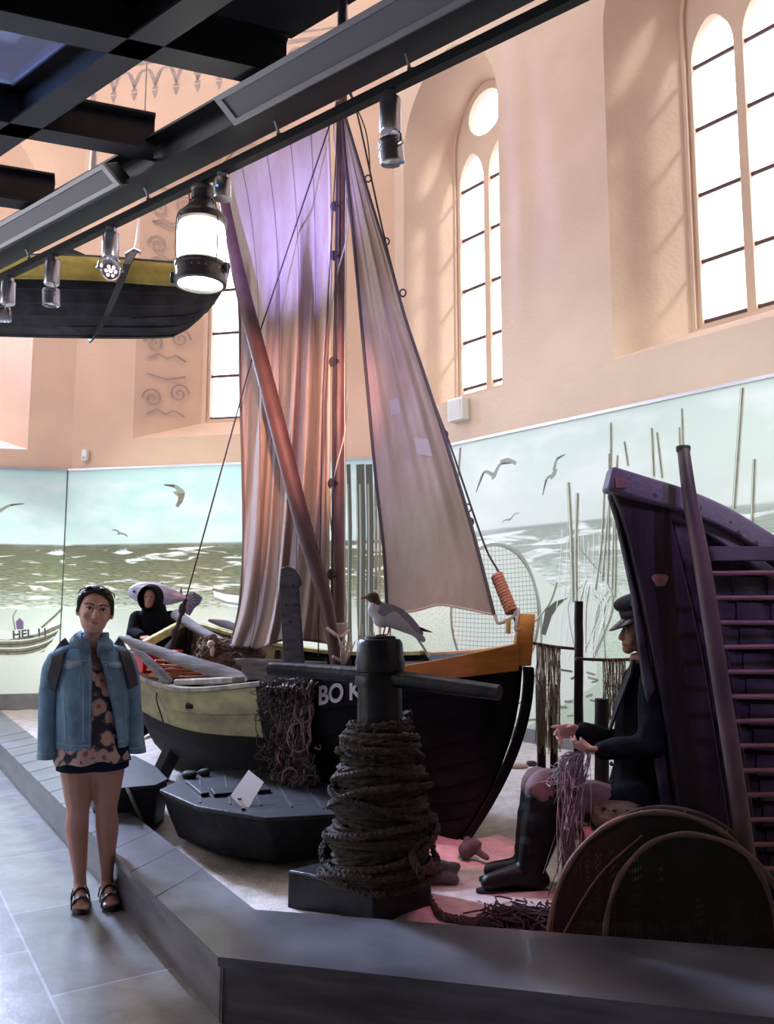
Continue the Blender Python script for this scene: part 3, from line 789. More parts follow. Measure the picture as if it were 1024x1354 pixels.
# boat hung from the ceiling, yellow top strake over black planks
t = thing('hanging_boat', 'small black clinker boat with yellow top strake hanging from the ceiling at left', 'boat', V((-3.4, 7.2, 3.9)))
tar = mat('black_tar', (.030, .029, .033), rough=.6, var=.5, scale=6, bump=.15, bscale=30, spec=.3)
yel = mat('old_yellow_paint', (.52, .43, .10), rough=.65, var=.25, scale=7, bump=.1)
Y0 = 6.9
nk = [(0, PY(-330, 352, Y0+.1)), (.3, PY(-160, 342, Y0-.1)), (.55, PY(0, 340, Y0-.2)), (.75, PY(120, 342, Y0-.15)), (.9, PY(230, 350, Y0+.08)), (1, PY(304, 352, Y0+.45))]
kk = [(0, PY(-330, 440, Y0+.4)), (.35, PY(-100, 440, Y0+.4)), (.6, PY(40, 444, Y0+.4)), (.85, PY(205, 446, Y0+.4)), (.95, PY(238, 440, Y0+.42)), (1, PY(262, 422, Y0+.45))]
fk = [(s, p+V((.0, 1.1*(1-s**3), .0))) for s, p in nk]; fk[-1] = nk[-1]
def spl(keys):
    pts = smooth_path([k[1] for k in keys], 12); ts = []
    for (a, _), (b_, _) in zip(keys, keys[1:]): ts += [a+(b_-a)*i/12 for i in range(12)]
    ts.append(keys[-1][0]); kl = list(zip(ts, pts)); return lambda s: samp(kl, s)
nf, kf, ff = spl(nk), spl(kk), spl(fk)
def bul(s, n, k, f):
    e = 1-.9*max(0, (s-.6)/.4)**2
    cn = n.lerp(k, .25); cn.z = lerp(n.z, k.z, .8); cf = f.lerp(k, .25); cf.z = lerp(f.z, k.z, .8)
    if s > .6:
        stem = n.lerp(k, .5)+V((.10, 0, -.06)); w_ = ((s-.6)/.4)**2; cn = cn.lerp(stem, w_); cf = cf.lerp(stem, w_)
    return cn, cf
mb = MB(); hull(mb, nf, kf, ff, bul, strakes=6, stations=30, mi=lambda s, j, far_: 0, lap=.02); obj('hull', mb, tar, t, solid=.025, sharp=25)
mb = MB()
mb.grid(lambda u, v: nf(u*.985).lerp(nf(u*.985)*1+V((0, 0, -.20)), v)+V((0, -.022*(1-u**4)-.012, 0)), 40, 3)
obj('top_strake', mb, yel, t, solid=.02)
for g in (nf, ff):
    mb = MB(); mb.tube([g(i/40)+V((0, 0, .01)) for i in range(41)], .022, 6); obj('gunwale', mb, tar, t)
mb = MB(); mb.box(nf(.985)+V((-.04, -.02, -.10)), (.14, .02, .13)); lab(obj('bow_plate', mb, mat('white_paint', (.75, .75, .72), rough=.6), t), 'small white painted plate on the bow')
tr0 = [nf(.01), nf(.01).lerp(kf(.01), .6)+V((0, -.1, -.1)), kf(.01), ff(.01).lerp(kf(.01), .6)+V((0, .1, -.1)), ff(.01)]
mb = MB(); mb.prism(tr0, (1, 0, 0), .03); obj('transom', mb, tar, t)
# lifting strap and wire
pts = [PY(178, 332, Y0+.0), PY(168, 350, Y0-.22), PY(155, 385, Y0-.16), PY(140, 418, Y0+.0), PY(122, 448, Y0+.35), PY(120, 448, Y0+.5)]
mb = MB()
P = smooth_path(pts, 5)
for a, b_ in zip(P, P[1:]): mb.bar(a, b_, .06, .012, up=V((0, -1, .2)))
lab(obj('lifting_strap', mb, black, t), 'wide black lifting strap round the hull')
mb = MB(); mb.tube([PY(178, 333, Y0), PY(187, 268, Y0), V((PY(192, 215, Y0).x, Y0, ROOM_TOP))], .007, 6); obj('wire', mb, silver, t)
mb = MB(); mb.tube([PY(165, 338, Y0), PY(178, 330, Y0), PY(186, 334, Y0)], .02, 6); obj('shackle', mb, silver, t)
mb = MB(); mb.prism([PY(78, 338, Y0+.4), PY(88, 326, Y0+.4), PY(105, 333, Y0+.4), PY(125, 342, Y0+.4)], (0, 1, 0), .4); obj('foredeck', mb, tar, t)
# ================================================================== THE FISHING BOAT
wood_grey = mat('weathered_grey_wood', (.23, .21, .22), rough=.8, col2=(.11, .10, .105), scale=5, stretch=(1, 1, 8), bump=.3, bscale=18)
wood_dark = mat('dark_stained_wood', (.030, .024, .027), spec=.25, rough=.6, col2=(.020, .017, .02), scale=6, bump=.25, bscale=24)
mast_wood = mat('varnished_mast', (.17, .085, .07), rough=.55, col2=(.085, .04, .036), scale=5, stretch=(3, 3, .8), bump=.1)
pole_wood = mat('red_brown_pole', (.105, .042, .040), rough=.6, col2=(.06, .025, .027), scale=6, stretch=(2, 2, .7), bump=.1)
orange = mat('orange_ochre_paint', (.66, .27, .045), rough=.55, col2=(.50, .19, .03), scale=7, stretch=(1, 1, 3), bump=.1)
ochre = mat('worn_olive_strake_paint', (.36, .34, .16), rough=.75, col2=(.17, .155, .09), scale=5, bump=.2, bscale=26, stretch=(1, 1, 2), lo=.3, hi=.75)
pale_wood = mat('pale_worn_gunwale', (.36, .335, .27), rough=.75, col2=(.17, .155, .13), scale=8, bump=.2)
hull_black = mat('hull_black_tar', (.0055, .005, .006), rough=.65, var=.5, scale=6, bump=.12, bscale=30, spec=.15)
inside = mat('boat_inside', (.035, .030, .030), spec=.15, rough=.85, var=.4, scale=6)
rope_m = mat('rope_dark', (.10, .085, .075), rough=.9, var=.3, scale=40)
line_m = mat('thin_dark_line', (.045, .03, .035), rough=.8)
cream = mat('cream_cord', (.55, .47, .38), rough=.9)
white_l = mat('white_lettering', (.72, .70, .72), rough=.6)

boat = thing('fishing_boat', 'black wooden sailing boat with orange bow, lettered BO K, standing on the sand', 'sailing boat', V((-.5, 6.2, .2)))
nk = [(0, PY(183, 893, 6.75)), (.12, PY(206, 906, 6.5)), (.28, PY(255, 915, 6.1)), (.5, PY(350, 907, 5.62)), (.66, PY(430, 897, 5.32)), (.80, PY(510, 888, 5.14)), (.91, PY(602, 872, 5.10)), (1, PY(688, 854, 5.22))]
fk = [(0, PY(244, 826, 7.85)), (.12, PY(275, 831, 7.65)), (.28, PY(310, 841, 7.40)), (.5, PY(400, 860, 7.0)), (.66, PY(470, 866, 6.68)), (.80, PY(560, 866, 6.2)), (.91, PY(632, 862, 5.72)), (1, PY(688, 854, 5.22))]
keel_b = V((.45, 5.30, .13)); keel_s = V((-1.78, 7.2, .30))
kk = [(0, keel_s), (.3, keel_s.lerp(keel_b, .33)+V((0, 0, -.04))), (.6, keel_s.lerp(keel_b, .66)+V((0, 0, -.05))), (.85, keel_s.lerp(keel_b, .9)+V((0, 0, -.02))), (1, keel_b)]
bn, bk, bf = spl(nk), spl(kk), spl(fk)
stem_c = PY(694, 985, 5.24)
def bbul(s, n, k, f):
    cn = n.lerp(k, .22); cn.z = lerp(n.z, k.z, .88); cf = f.lerp(k, .22); cf.z = lerp(f.z, k.z, .88)
    w_ = max(0, (s-.45)/.55)**1.6
    out = (n-f); out.z = 0; out = out*.10
    return cn.lerp(stem_c+out, w_), cf.lerp(stem_c-out, w_)
mb = MB()
rows, G = hull(mb, bn, bk, bf, bbul, strakes=8, stations=44, lap=.016, mi=lambda s, j, far_: 1 if (j < 2 and s < .47) else 0)
obj('hull', mb, [hull_black, ochre], boat, solid=.03, sharp=22)
# gunwale rails
mb = MB()
P = [bn(i/50*.96)+V((0, 0, .012)) for i in range(51)]
for a, b_ in zip(P, P[1:]):
    pass
def rail(fn, s0, s1, w, h, m, name, dz=.0, inw=V((0, 0, 0)), n=50):
    mb = MB(); rings = []
    for i in range(n+1):
        s = lerp(s0, s1, i/n); p = fn(s)+V((0, 0, dz))+inw; d = (fn(min(1, s+.01))-fn(max(0, s-.01))).normalized(); x = V((0, 0, 1)).cross(d).normalized()
        rings.append([p+x*a*w/2+V((0, 0, b_*h/2)) for a, b_ in ((-1, -1), (1, -1), (1, 1), (-1, 1))])
    mb.ring_loft(rings); return obj(name, mb, m, boat, bevel=.006)
rail(bn, 0, .5, .10, .035, pale_wood, 'gunwale', .015, V((.0, .03, 0))); rail(bn, .5, .80, .06, .03, wood_dark, 'gunwale', .012)
lab(rail(bf, 0, .80, .07, .035, mat('yellow_gunwale_paint', (.50, .44, .16), rough=.6, var=.25, scale=9), 'gunwale', .015), 'yellow painted far gunwale')
# pale cover board laid on the near quarter, with a raised chock
mb = MB(); a = bn(.20)+V((.05, .06, .05)); b_ = bn(.42)+V((0, .06, .055)); mb.bar(a, b_, .11, .045); obj('cover_board', mb, pale_wood, boat, bevel=.012)
# transom
mb = MB()
sec0 = [bez(bn(0), bbul(0, bn(0), bk(0), bf(0))[0], bk(0), i/8) for i in range(9)] + [bez(bf(0), bbul(0, bn(0), bk(0), bf(0))[1], bk(0), i/8) for i in range(7, -1, -1)]
mb.prism(sec0, (1, .1, 0), .04); obj('transom', mb, inside, boat)
mb = MB(); mb.bar(PY(190, 853, 6.95), PY(244, 823, 7.86), .05, .07); lab(obj('transom_cap', mb, MATS['yellow_gunwale_paint'], boat, bevel=.008), 'yellow plank capping the stern')
# orange bow strakes both sides and the stem post
def bow_strake(fn, s0, s1, h0, h1, name, inw):
    mb = MB(); n = 24; rings = []
    for i in range(n+1):
        s = lerp(s0, s1, i/n); p = fn(s); h = lerp(h0, h1, i/n); d = (fn(min(1, s+.01))-fn(s-.01)).normalized(); x = V((0, 0, 1)).cross(d).normalized()*inw
        rings.append([p+x*-.012+V((0, 0, -h)), p+x*.02+V((0, 0, -h)), p+x*.02+V((0, 0, .02)), p+x*-.012+V((0, 0, .02))])
    mb.ring_loft(rings); return lab(obj(name, mb, orange, boat, bevel=.004), 'orange painted bow board')
bow_strake(lambda s: bn(s)+V((.0, -.022, 0)), .79, .992, .05, .145, 'bow_board', -1)
bow_strake(lambda s: bf(s)+V((.012, .012, 0)), .64, .985, .05, .12, 'bow_board', 1)
mb = MB(); st = [PY(690, 880, 5.22), PY(692, 850, 5.22), PY(697, 812, 5.24)]
mb.ring_loft([[p+V((a*w, b_*.04, 0)) for a, b_ in ((-1, -1), (1, -1), (1, 1), (-1, 1))] for p, w in zip(st, (.055, .055, .048))]); lab(obj('stem_post', mb, orange, boat, bevel=.008), 'orange stem post rising above the bow')
mb = MB()
for z0 in (1.405,): mb.tube([PY(672, 838, 5.16), PY(673, 818, 5.16)], .016, 8)
lab(obj('bow_pin', mb, mat('dull_yellow', (.55, .42, .14), rough=.6), boat), 'small yellow pin beside the stem')
# black outer stem timber
mb = MB(); rings = []
top = PY(699, 882, 5.21)
for i in range(21):
    t_ = i/20; p = bez(V((top.x, top.y, top.z)), stem_c+V((.045, 0, 0)), keel_b+V((.02, -.0, -.02)), t_)
    w_ = .036-.006*t_; rings.append([p+V((a*.03, b_*w_, 0)) for a, b_ in ((-1, -1), (1, -1), (1, 1), (-1, 1))])
mb.ring_loft(rings); obj('stem_timber', mb, hull_black, boat, bevel=.006)
mb = MB(); mb.bar(keel_s+V((0, 0, -.05)), keel_b+V((0, 0, -.02)), .08, .10); obj('keel', mb, hull_black, boat)
# inside: bottom boards, thwarts, ribs, foredeck
def inner(s, f, dz=0): return bn(s).lerp(bf(s), f)+V((0, 0, dz))
mb = MB(); mb.grid(lambda u, v: V((*(inner(lerp(.03, .85, u), lerp(.16, .84, v)).xy), .56+.10*u*u)), 20, 6); obj('bottom_boards', mb, inside, boat, solid=.02)
for s, w_, m_ in ((.30, .20, inside), (.56, .24, wood_dark), (.70, .2, wood_dark)):
    mb = MB(); mb.bar(inner(s, .03, -.12), inner(s, .97, -.12), w_, .035, up=V((0, 0, 1))); obj('thwart', mb, m_, boat, bevel=.006)
for s in [i*.075+.05 for i in range(12)]:
    mb = MB(); mb.tube([inner(s, .03, -.03), inner(s, .08, -.25), inner(s, .15, -.42)], .022, 5); obj('rib', mb, inside, boat)
    mb = MB(); mb.tube([inner(s, .97, -.03), inner(s, .92, -.25), inner(s, .85, -.42)], .022, 5); obj('rib', mb, inside, boat)
mb = MB(); mb.grid(lambda u, v: inner(lerp(.74, .985, u), lerp(.03, .97, v), -.05), 14, 6); obj('foredeck', mb, wood_dark, boat, solid=.02)
mb = MB(); mb.bar(inner(.33, .55, -.06), inner(.60, .55, -.06), .12, .16); lab(obj('centre_case', mb, wood_grey, boat, bevel=.01), 'grey centreboard case top')

# registration lettering on the near bow
me = text_mesh('BO K', .20, .002, .006)
pc = PY(470, 926, 5.2)
pa = PY(430, 925, 5.33); pb_ = PY(500, 914, 5.16)
ex = (pb_-pa).normalized(); nrm = V((-.5, -.82, .12)); nrm = (nrm-ex*nrm.dot(ex)).normalized(); ey = nrm.cross(ex)
ctr = PY(463, 914, 5.15)
# seat the letters on the hull: nearest hull surface along the normal
from mathutils.bvhtree import BVHTree
allv = [p for r in rows for p in r]; mm = len(rows[0])
bv = BVHTree.FromPolygons(allv, [(i*mm+j, (i+1)*mm+j, (i+1)*mm+j+1, i*mm+j+1) for i in range(len(rows)-1) for j in range(mm-1)])
def on_hull(px, py, lift=.0):
    r = ray(px, py); h = bv.ray_cast(V((0, 0, CAMH)), r.normalized())
    return h[0] - r.normalized()*lift if h[0] else None
for v in me.vertices:
    # letters laid out along the planking: 1 m of text = this many photo pixels
    x, y, z = v.co; q = on_hull(449+x*122, 917-y*170-x*122*.16, .028+z)
    if q: v.co = q
o = link_mesh('registration_letters', me, white_l, boat); lab(o, 'white painted letters BO K on the bow')

# mast
m0 = V((-.37, 6.08, .50)); m0 = PY(446, 905, 6.08); m0.z = .62; mt = PY(453, 16, 6.08)
mast_at = lambda z: m0.lerp(mt, (z-m0.z)/(mt.z-m0.z))
mb = MB(); mb.tube([m0.lerp(mt, i/24) for i in range(25)], lambda t_: .056-.016*t_, 14); mast = obj('mast', mb, mast_wood, boat)
def mz(y): return PY(447, y, 6.08).z
mb = MB()
for k in range(4): mb.tube([mast_at(mz(835)+k*.02)+V((.062*math.cos(a), .062*math.sin(a), .01*math.sin(a))) for a in [i*PI/8 for i in range(16)]], .012, 5, closed=True)
lab(obj('rope_lashing', mb, cream, mast), 'pale cord wound round the mast foot')
# laced line spiralling up the mast
mb = MB(); mb.tube([mast_at(z)+V((.062*math.cos(z*4.2), .062*math.sin(z*4.2), 0)) for z in [.95+.05*i for i in range(92)]], .006, 5); obj('lacing_line', mb, cream, mast)
for y in (275, 340, 480, 640, 760):
    c = mast_at(mz(y))+V((-.05, -.03, 0)); mb = MB(); mb.ell(c, (.03, .02, .04)); mb.tube([c+V((.02, -.015, .02)), c+V((.05, -.05, 0)), c+V((.02, -.015, -.02))], .005, 5); obj('mast_block', mb, line_m, mast)

# mainsail with folds fanning out from the throat
SK = [('luff', [(434, 152), (437, 300), (436, 500), (434, 700), (434, 850)]),
      ('leech', [(288, 226), (305, 300), (316, 400), (318, 520), (321, 620), (322, 720), (317, 800), (305, 853)])]
def colpx(pts, t): 
    L_ = [0]
    for a, b_ in zip(pts, pts[1:]): L_.append(L_[-1]+math.hypot(b_[0]-a[0], b_[1]-a[1]))
    return tuple(samp([(l/L_[-1], p[k]) for l, p in zip(L_, pts)], t) for k in (0, 1))
luff = [(p.x, p.z) for p in smooth_path([(x, 0, y) for x, y in SK[0][1]], 6)]; leech = [(p.x, p.z) for p in smooth_path([(x, 0, y) for x, y in SK[1][1]], 6)]
head = [(p.x, p.z) for p in smooth_path([(288, 226), (318, 213), (372, 190), (408, 172), (434, 152)] and [(288, 0, 226), (318, 0, 214), (372, 0, 193), (410, 0, 171), (434, 0, 152)], 6)]
foot = [(p.x, p.z) for p in smooth_path([(305, 0, 853), (338, 0, 857), (374, 0, 846), (404, 0, 846), (434, 0, 850)], 6)]
FOLDS = [(.10, .05, .06), (.27, .055, -.10), (.44, .075, .14), (.62, .05, -.05), (.78, .06, .05), (-.08, .05, -.05), (-.22, .07, .05)]
def sail_pt(u, v):
    """u 0 leech .. 1 luff, v 0 head .. 1 foot (Coons patch in the plane of the sail, plus folds)"""
    a = colpx(leech, v); b_ = colpx(luff, v); c = colpx(head, u); d = colpx(foot, u)
    q00, q10, q01, q11 = leech[0], luff[0], leech[-1], luff[-1]
    xy = [(1-u)*a[k]+u*b_[k]+(1-v)*c[k]+v*d[k]-((1-u)*(1-v)*q00[k]+u*(1-v)*q10[k]+(1-u)*v*q01[k]+u*v*q11[k]) for k in (0, 1)]
    y = lerp(6.72, 6.14, u)
    ang = math.atan2(434-xy[0]+1, xy[1]-100)                     # about the throat
    f = min(1, ang/.62) if xy[1] > 180 else 0
    amp = min(1, max(.12, (v-.05)/.5))
    fx = u
    w_ = 0
    # folds run from the throat down and outward: phase by a slanted coordinate
    ph = u - .30*(1-v)**1.3*(1-u)*0 - .36*(1-v)
    for c0, wd, h in FOLDS:
        cc = c0+.10*math.sin(v*2.2); w_ += h*math.exp(-((ph-cc-.04)/wd)**2)
    w_ += .007*math.sin(ph*40+1)+.004*math.sin(ph*83+v*3)
    belly = .12*math.sin(PI*u)*math.sin(PI*min(1, v*1.1))
    edge = min(1, (1-u)*8+.15)
    return PY(xy[0], xy[1], y + (w_*amp*2.4 - belly*.3)*edge)
sail_m, N, L, b = nodes_of('sail_canvas')
tc = N.new('ShaderNodeTexCoord'); mp = N.new('ShaderNodeMapping'); mp.inputs['Scale'].default_value = (2.2, 2.2, .7); L.new(tc.outputs['Object'], mp.inputs[0])
nz = N.new('ShaderNodeTexNoise'); nz.inputs['Scale'].default_value = 2.2; nz.inputs['Detail'].default_value = 8; nz.inputs['Roughness'].default_value = .62; L.new(mp.outputs[0], nz.inputs['Vector'])
rp = N.new('ShaderNodeValToRGB'); rp.color_ramp.elements[0].position = .3; rp.color_ramp.elements[0].color = (.36, .26, .22, 1); rp.color_ramp.elements[1].position = .68; rp.color_ramp.elements[1].color = (.46, .37, .34, 1)
L.new(nz.outputs['Fac'], rp.inputs[0]); L.new(rp.outputs[0], b.inputs['Base Color']); b.inputs['Roughness'].default_value = .9; b.inputs['Specular IOR Level'].default_value = .1
tl = N.new('ShaderNodeBsdfTranslucent'); L.new(rp.outputs[0], tl.inputs['Color']); ms = N.new('ShaderNodeMixShader'); ms.inputs[0].default_value = .22
L.new(b.outputs[0], ms.inputs[1]); L.new(tl.outputs[0], ms.inputs[2]); L.new(ms.outputs[0], N['Material Output'].inputs['Surface'])
n2 = N.new('ShaderNodeTexNoise'); n2.inputs['Scale'].default_value = 9; n2.inputs['Detail'].default_value = 6; L.new(tc.outputs['Object'], n2.inputs['Vector'])
bp = N.new('ShaderNodeBump'); bp.inputs['Strength'].default_value = .25; bp.inputs['Distance'].default_value = .02; L.new(n2.outputs['Fac'], bp.inputs['Height']); L.new(bp.outputs[0], b.inputs['Normal'])
seam_m = mat('sail_seam', (.20, .15, .16), rough=.9)
mb = MB(); mb.grid(lambda u, v: sail_pt(u, v), 110, 90); ms_ = lab(obj('mainsail', mb, sail_m, boat, sharp=180), 'large grey brown hanging mainsail with long folds')
def edge_cord(fn, r, m_, name, par, n=60):
    mb = MB(); mb.tube([fn(i/n) for i in range(n+1)], r, 6); return obj(name, mb, m_, par)
edge_cord(lambda t_: sail_pt(1, t_), .012, cream, 'luff_rope', ms_); edge_cord(lambda t_: sail_pt(0, t_), .012, seam_m, 'leech_rope', ms_)
edge_cord(lambda t_: sail_pt(t_, 0), .012, seam_m, 'head_rope', ms_); edge_cord(lambda t_: sail_pt(t_, 1), .010, seam_m, 'foot_rope', ms_)
for u in (.20, .42, .63, .82): edge_cord(lambda t_: sail_pt(u, t_*.999)+V((0, -.004, 0)), .0028, seam_m, 'seam', ms_, 90)

# jib
jl = [(p.x, p.z) for p in smooth_path([(x, 0, y) for x, y in [(452, 150), (457, 215), (468, 320), (482, 470), (496, 620), (508, 730), (512, 811)]], 8)]
js = [(p.x, p.z) for p in smooth_path([(x, 0, y) for x, y in [(455, 148), (482, 238), (514, 342), (536, 420), (563, 500), (592, 590), (625, 700), (654, 813)]], 8)]
jf = [(p.x, p.z) for p in smooth_path([(x, 0, y) for x, y in [(512, 811), (548, 808), (580, 800), (610, 804), (654, 813)]], 8)]
def jib_pt(u, v):
    a = colpx(jl, v); b_ = colpx(js, v); c = (lerp(452, 455, u), lerp(150, 148, u)); d = colpx(jf, u)
    q00, q10, q01, q11 = jl[0], js[0], jl[-1], js[-1]
    xy = [(1-u)*a[k]+u*b_[k]+(1-v)*c[k]+v*d[k]-((1-u)*(1-v)*q00[k]+u*(1-v)*q10[k]+(1-u)*v*q01[k]+u*v*q11[k]) for k in (0, 1)]
    y = lerp(lerp(5.98, 5.75, v), lerp(5.98, 5.28, v), u)
    w_ = (.035*math.sin(u*9+v*2)+.018*math.sin(u*23-v*4)+.010*math.sin(u*44))*math.sin(PI*min(1, v*1.05))*(.4+.6*v)
    return PY(xy[0], xy[1], y+w_+.08*math.sin(PI*u)*v)
mb = MB(); mb.grid(jib_pt, 60, 80); jb = lab(obj('jib', mb, sail_m, boat, sharp=180), 'smaller pale grey triangular foresail')
edge_cord(lambda t_: jib_pt(1, t_), .011, mat('dark_bolt_rope', (.07, .055, .065), rough=.9), 'luff_rope', jb); edge_cord(lambda t_: jib_pt(0, t_), .012, MATS['dark_bolt_rope'], 'leech_rope', jb); edge_cord(lambda t_: jib_pt(t_, 1), .008, cream, 'foot_rope', jb)
for (x, y) in ((519, 195), (532, 215), (570, 235)): pass
def patch(u0, v0, du, dv):
    mb = MB(); mb.grid(lambda a, b_: jib_pt(u0+du*a, v0+dv*b_)+V((0, -.006, 0)), 4, 4); lab(obj('patch', mb, seam_m if False else mat('sail_patch', (.40, .335, .325), rough=.9), jb), 'sewn repair patch')
patch(.55, .66, .2, .035); patch(.3, .58, .15, .03)

# rigging
def rope(name, pts, r, m_, par=boat, n=8, sm=True, seg=6):
    mb = MB(); mb.tube(smooth_path(pts, n) if sm else pts, r, seg); return obj(name, mb, m_, par)
stay = [PY(470, 140, 5.98), PY(510, 320, 5.86), PY(552, 470, 5.74), PY(596, 590, 5.62), PY(640, 718, 5.46), PY(661, 760, 5.36), PY(683, 826, 5.24)]
rope('forestay', [mast_at(mz(110))]+stay, .007, line_m)
rope('forestay', [mast_at(mz(105)), PY(483, 170, 5.96), PY(490, 235, 5.94)], .005, line_m)
for x, y in ((487, 237), (511, 320), (533, 388), (588, 575), (619, 672)):
    p = PY(x, y, 5.7 if y > 400 else 5.88); mb = MB(); mb.tube([p+V((.022*math.cos(a), -.01, .028*math.sin(a))) for a in [i*PI/5 for i in range(10)]], .006, 5, closed=True); obj('hank', mb, line_m, jb)
p = PY(623, 690, 5.5); mb = MB(); mb.ell(p, (.022, .018, .03)); obj('stay_block', mb, line_m, boat)
# orange lashing round the stay end
cord_o = mat('orange_brown_cord', (.42, .17, .11), rough=.85, var=.2, scale=30)
a, b_ = PY(657, 760, 5.35), PY(677, 810, 5.26)
x, y, d = frame(b_-a)
mb = MB(); n = 150; mb.tube([a.lerp(b_, i/n)+(x*math.cos(i*.55)+y*math.sin(i*.55))*.034 for i in range(n+1)], .010, 6); lab(obj('stay_lashing', mb, cord_o, boat), 'orange brown cord wound round the stay end')
rope('stay_tail', [PY(655, 813, 5.27), PY(660, 824, 5.25), PY(678, 816, 5.24), PY(686, 806, 5.22), PY(682, 832, 5.18), PY(689, 830, 5.17)], .010, mat('pale_rope', (.42, .36, .36), rough=.9))
# brail line from mast head to the near quarter with blocks
rope('backstay', [mast_at(mz(140))+V((-.03, -.05, 0)), PY(340, 450, 6.3), PY(246, 792, 6.6)], .006, line_m, sm=False)
rope('tackle_line', [PY(246, 792, 6.6), PY(228, 850, 6.62), PY(213, 898, 6.60)], .015, line_m, sm=False)
for x, y in ((241, 806), (231, 838), (214, 893)):
    p = PY(x, y, 6.60); mb = MB(); mb.ell(p, (.03, .02, .05)); obj('tackle_block', mb, line_m, boat)
mb = MB(); mb.tube([PY(212, 905, 6.58)+V((.035*math.cos(a), 0, .05*math.sin(a))) for a in [i*PI/8 for i in range(16)]], .010, 6, closed=True); obj('tackle_ring', mb, line_m, boat)
rope('tackle_tail', [PY(208, 912, 6.50), PY(207, 925, 6.42), PY(212, 942, 6.40), PY(216, 955, 6.42)], .006, line_m)
for x0, x1 in ((427, 421), (440, 440), (443, 438)):
    rope('halyard', [mast_at(mz(150))+V((-.02, -.06, 0)), PY(x0, 520, 5.98), PY(x1, 868, 5.9)], .0045, line_m, sm=False)
rope('halyard', [mast_at(mz(150))+V((.04, -.05, 0)), PY(456, 520, 5.98), PY(456, 878, 5.9)], .004, cream, sm=False)

# sprit pole from the peak of the sail to the mast foot
sp = [PY(291, 232, 6.50), PY(303, 300, 6.44), PY(318, 372, 6.36), PY(341, 462, 6.26), PY(371, 577, 6.12), PY(400, 690, 6.0), PY(424, 770, 5.9), PY(436, 820, 5.84), PY(446, 884, 5.80)]
mb = MB(); mb.tube(smooth_path(sp, 6), lambda t_: .036+.024*math.sin(PI*min(1, t_*1.1))+.008*t_, 12); lab(obj('sprit_pole', mb, pole_wood, boat), 'red brown pole slanting across the sail to the mast foot')
rope('sprit_lashing', [PY(432, 830, 5.78), PY(450, 842, 5.76), PY(462, 835, 5.9), PY(456, 872, 5.78), PY(440, 868, 5.74)], .012, cream)
# mast foot clutter: twigs of cord
for k in range(6):
    x0 = 452+rnd.uniform(0, 18); rope('cord_end', [PY(x0, 878, 5.75), PY(x0+rnd.uniform(-6, 8), 862, 5.72), PY(x0+rnd.uniform(-8, 14), 846+rnd.uniform(-6, 8), 5.75)], .005, cream, seg=4)

# ------------------------------------------------------------------ things lying in the boat
t = thing('centreboard', 'tall dark grey board with bolt holes standing upright inside the boat', 'centreboard', PY(400, 880, 6.0))
o0, o1 = PY(384, 748, 6.02), PY(402, 884, 6.02)
outl = [PY(371, 752, 6.0), PY(379, 748, 6.0), PY(388, 752, 6.0), PY(395, 762, 6.0), PY(398, 773, 6.0), PY(394, 776, 6.0), PY(402, 890, 6.0), PY(376, 890, 6.0), PY(369, 770, 6.0)]
mb = MB(); mb.prism(outl, (.15, 1, 0), .05); obj('board', mb, mat('slate_grey_wood', (.085, .08, .10), rough=.75, var=.35, scale=6, stretch=(1, 1, 4), bump=.2), t, bevel=.008)
for x, y in ((374, 776), (388, 775), (379, 800), (392, 800), (384, 822)):
    p = PY(x, y, 5.995); mb = MB(); mb.lathe([(.010, 0), (.010, .012)], p, (0, -1, 0), seg=8); obj('bolt_head', mb, black, t)
def oar_blade(name, label, pts, widths, ths, m_):
    mb = MB(); P = smooth_path(pts, 8); n = len(P)-1; rings = []
    for i, p in enumerate(P):
        d = (P[min(i+1, n)]-P[max(i-1, 0)]).normalized(); x = V((0, 0, 1)).cross(d).normalized(); z = d.cross(x)
        w_ = samp(widths, i/n)/2; h = samp(ths, i/n)/2
        tilt = .8; xx = (x*math.cos(tilt)+z*math.sin(tilt)); zz = d.cross(xx)
        rings.append([p+xx*w_*math.cos(a)+zz*h*math.sin(a) for a in [k*PI/6 for k in range(12)]])
    mb.ring_loft(rings); return tag(obj(name, mb, m_), label, 'oar', 'long oars lying in the boat')
oar_blade('oar', 'broad grey oar blade lying slantwise over the boat side behind the woman', [PY(158, 843, 6.7), PY(208, 861, 6.5), PY(255, 877, 6.3), PY(298, 891, 6.15), PY(327, 904, 6.0)], [(0, .03), (.12, .08), (.55, .12), (.85, .13), (1, .05)], [(0, .03), (1, .06)], wood_grey)
oar_blade('oar', 'thin grey oar shaft lying below the broad oar blade, nearest the woman', [PY(168, 842, 6.8), PY(180, 858, 6.66), PY(204, 882, 6.5), PY(226, 905, 6.4)], [(0, .03), (.1, .06), (.5, .065), (1, .08)], [(0, .03), (1, .06)], wood_grey)
oar_blade('oar', 'grey pole end lying on the far stern rail beside the hooded figure', [PY(232, 812, 7.8), PY(262, 832, 7.5), PY(300, 852, 7.1)], [(0, .10), (.4, .09), (1, .07)], [(0, .09), (1, .06)], wood_grey)
oar_blade('oar', 'small dark oar blade resting on the far rail left of the sail', [PY(276, 820, 7.55), PY(300, 826, 7.5), PY(322, 834, 7.4)], [(0, .02), (.4, .09), (1, .07)], [(0, .02), (1, .03)], mat('dark_grey_wood', (.10, .095, .11), rough=.8))
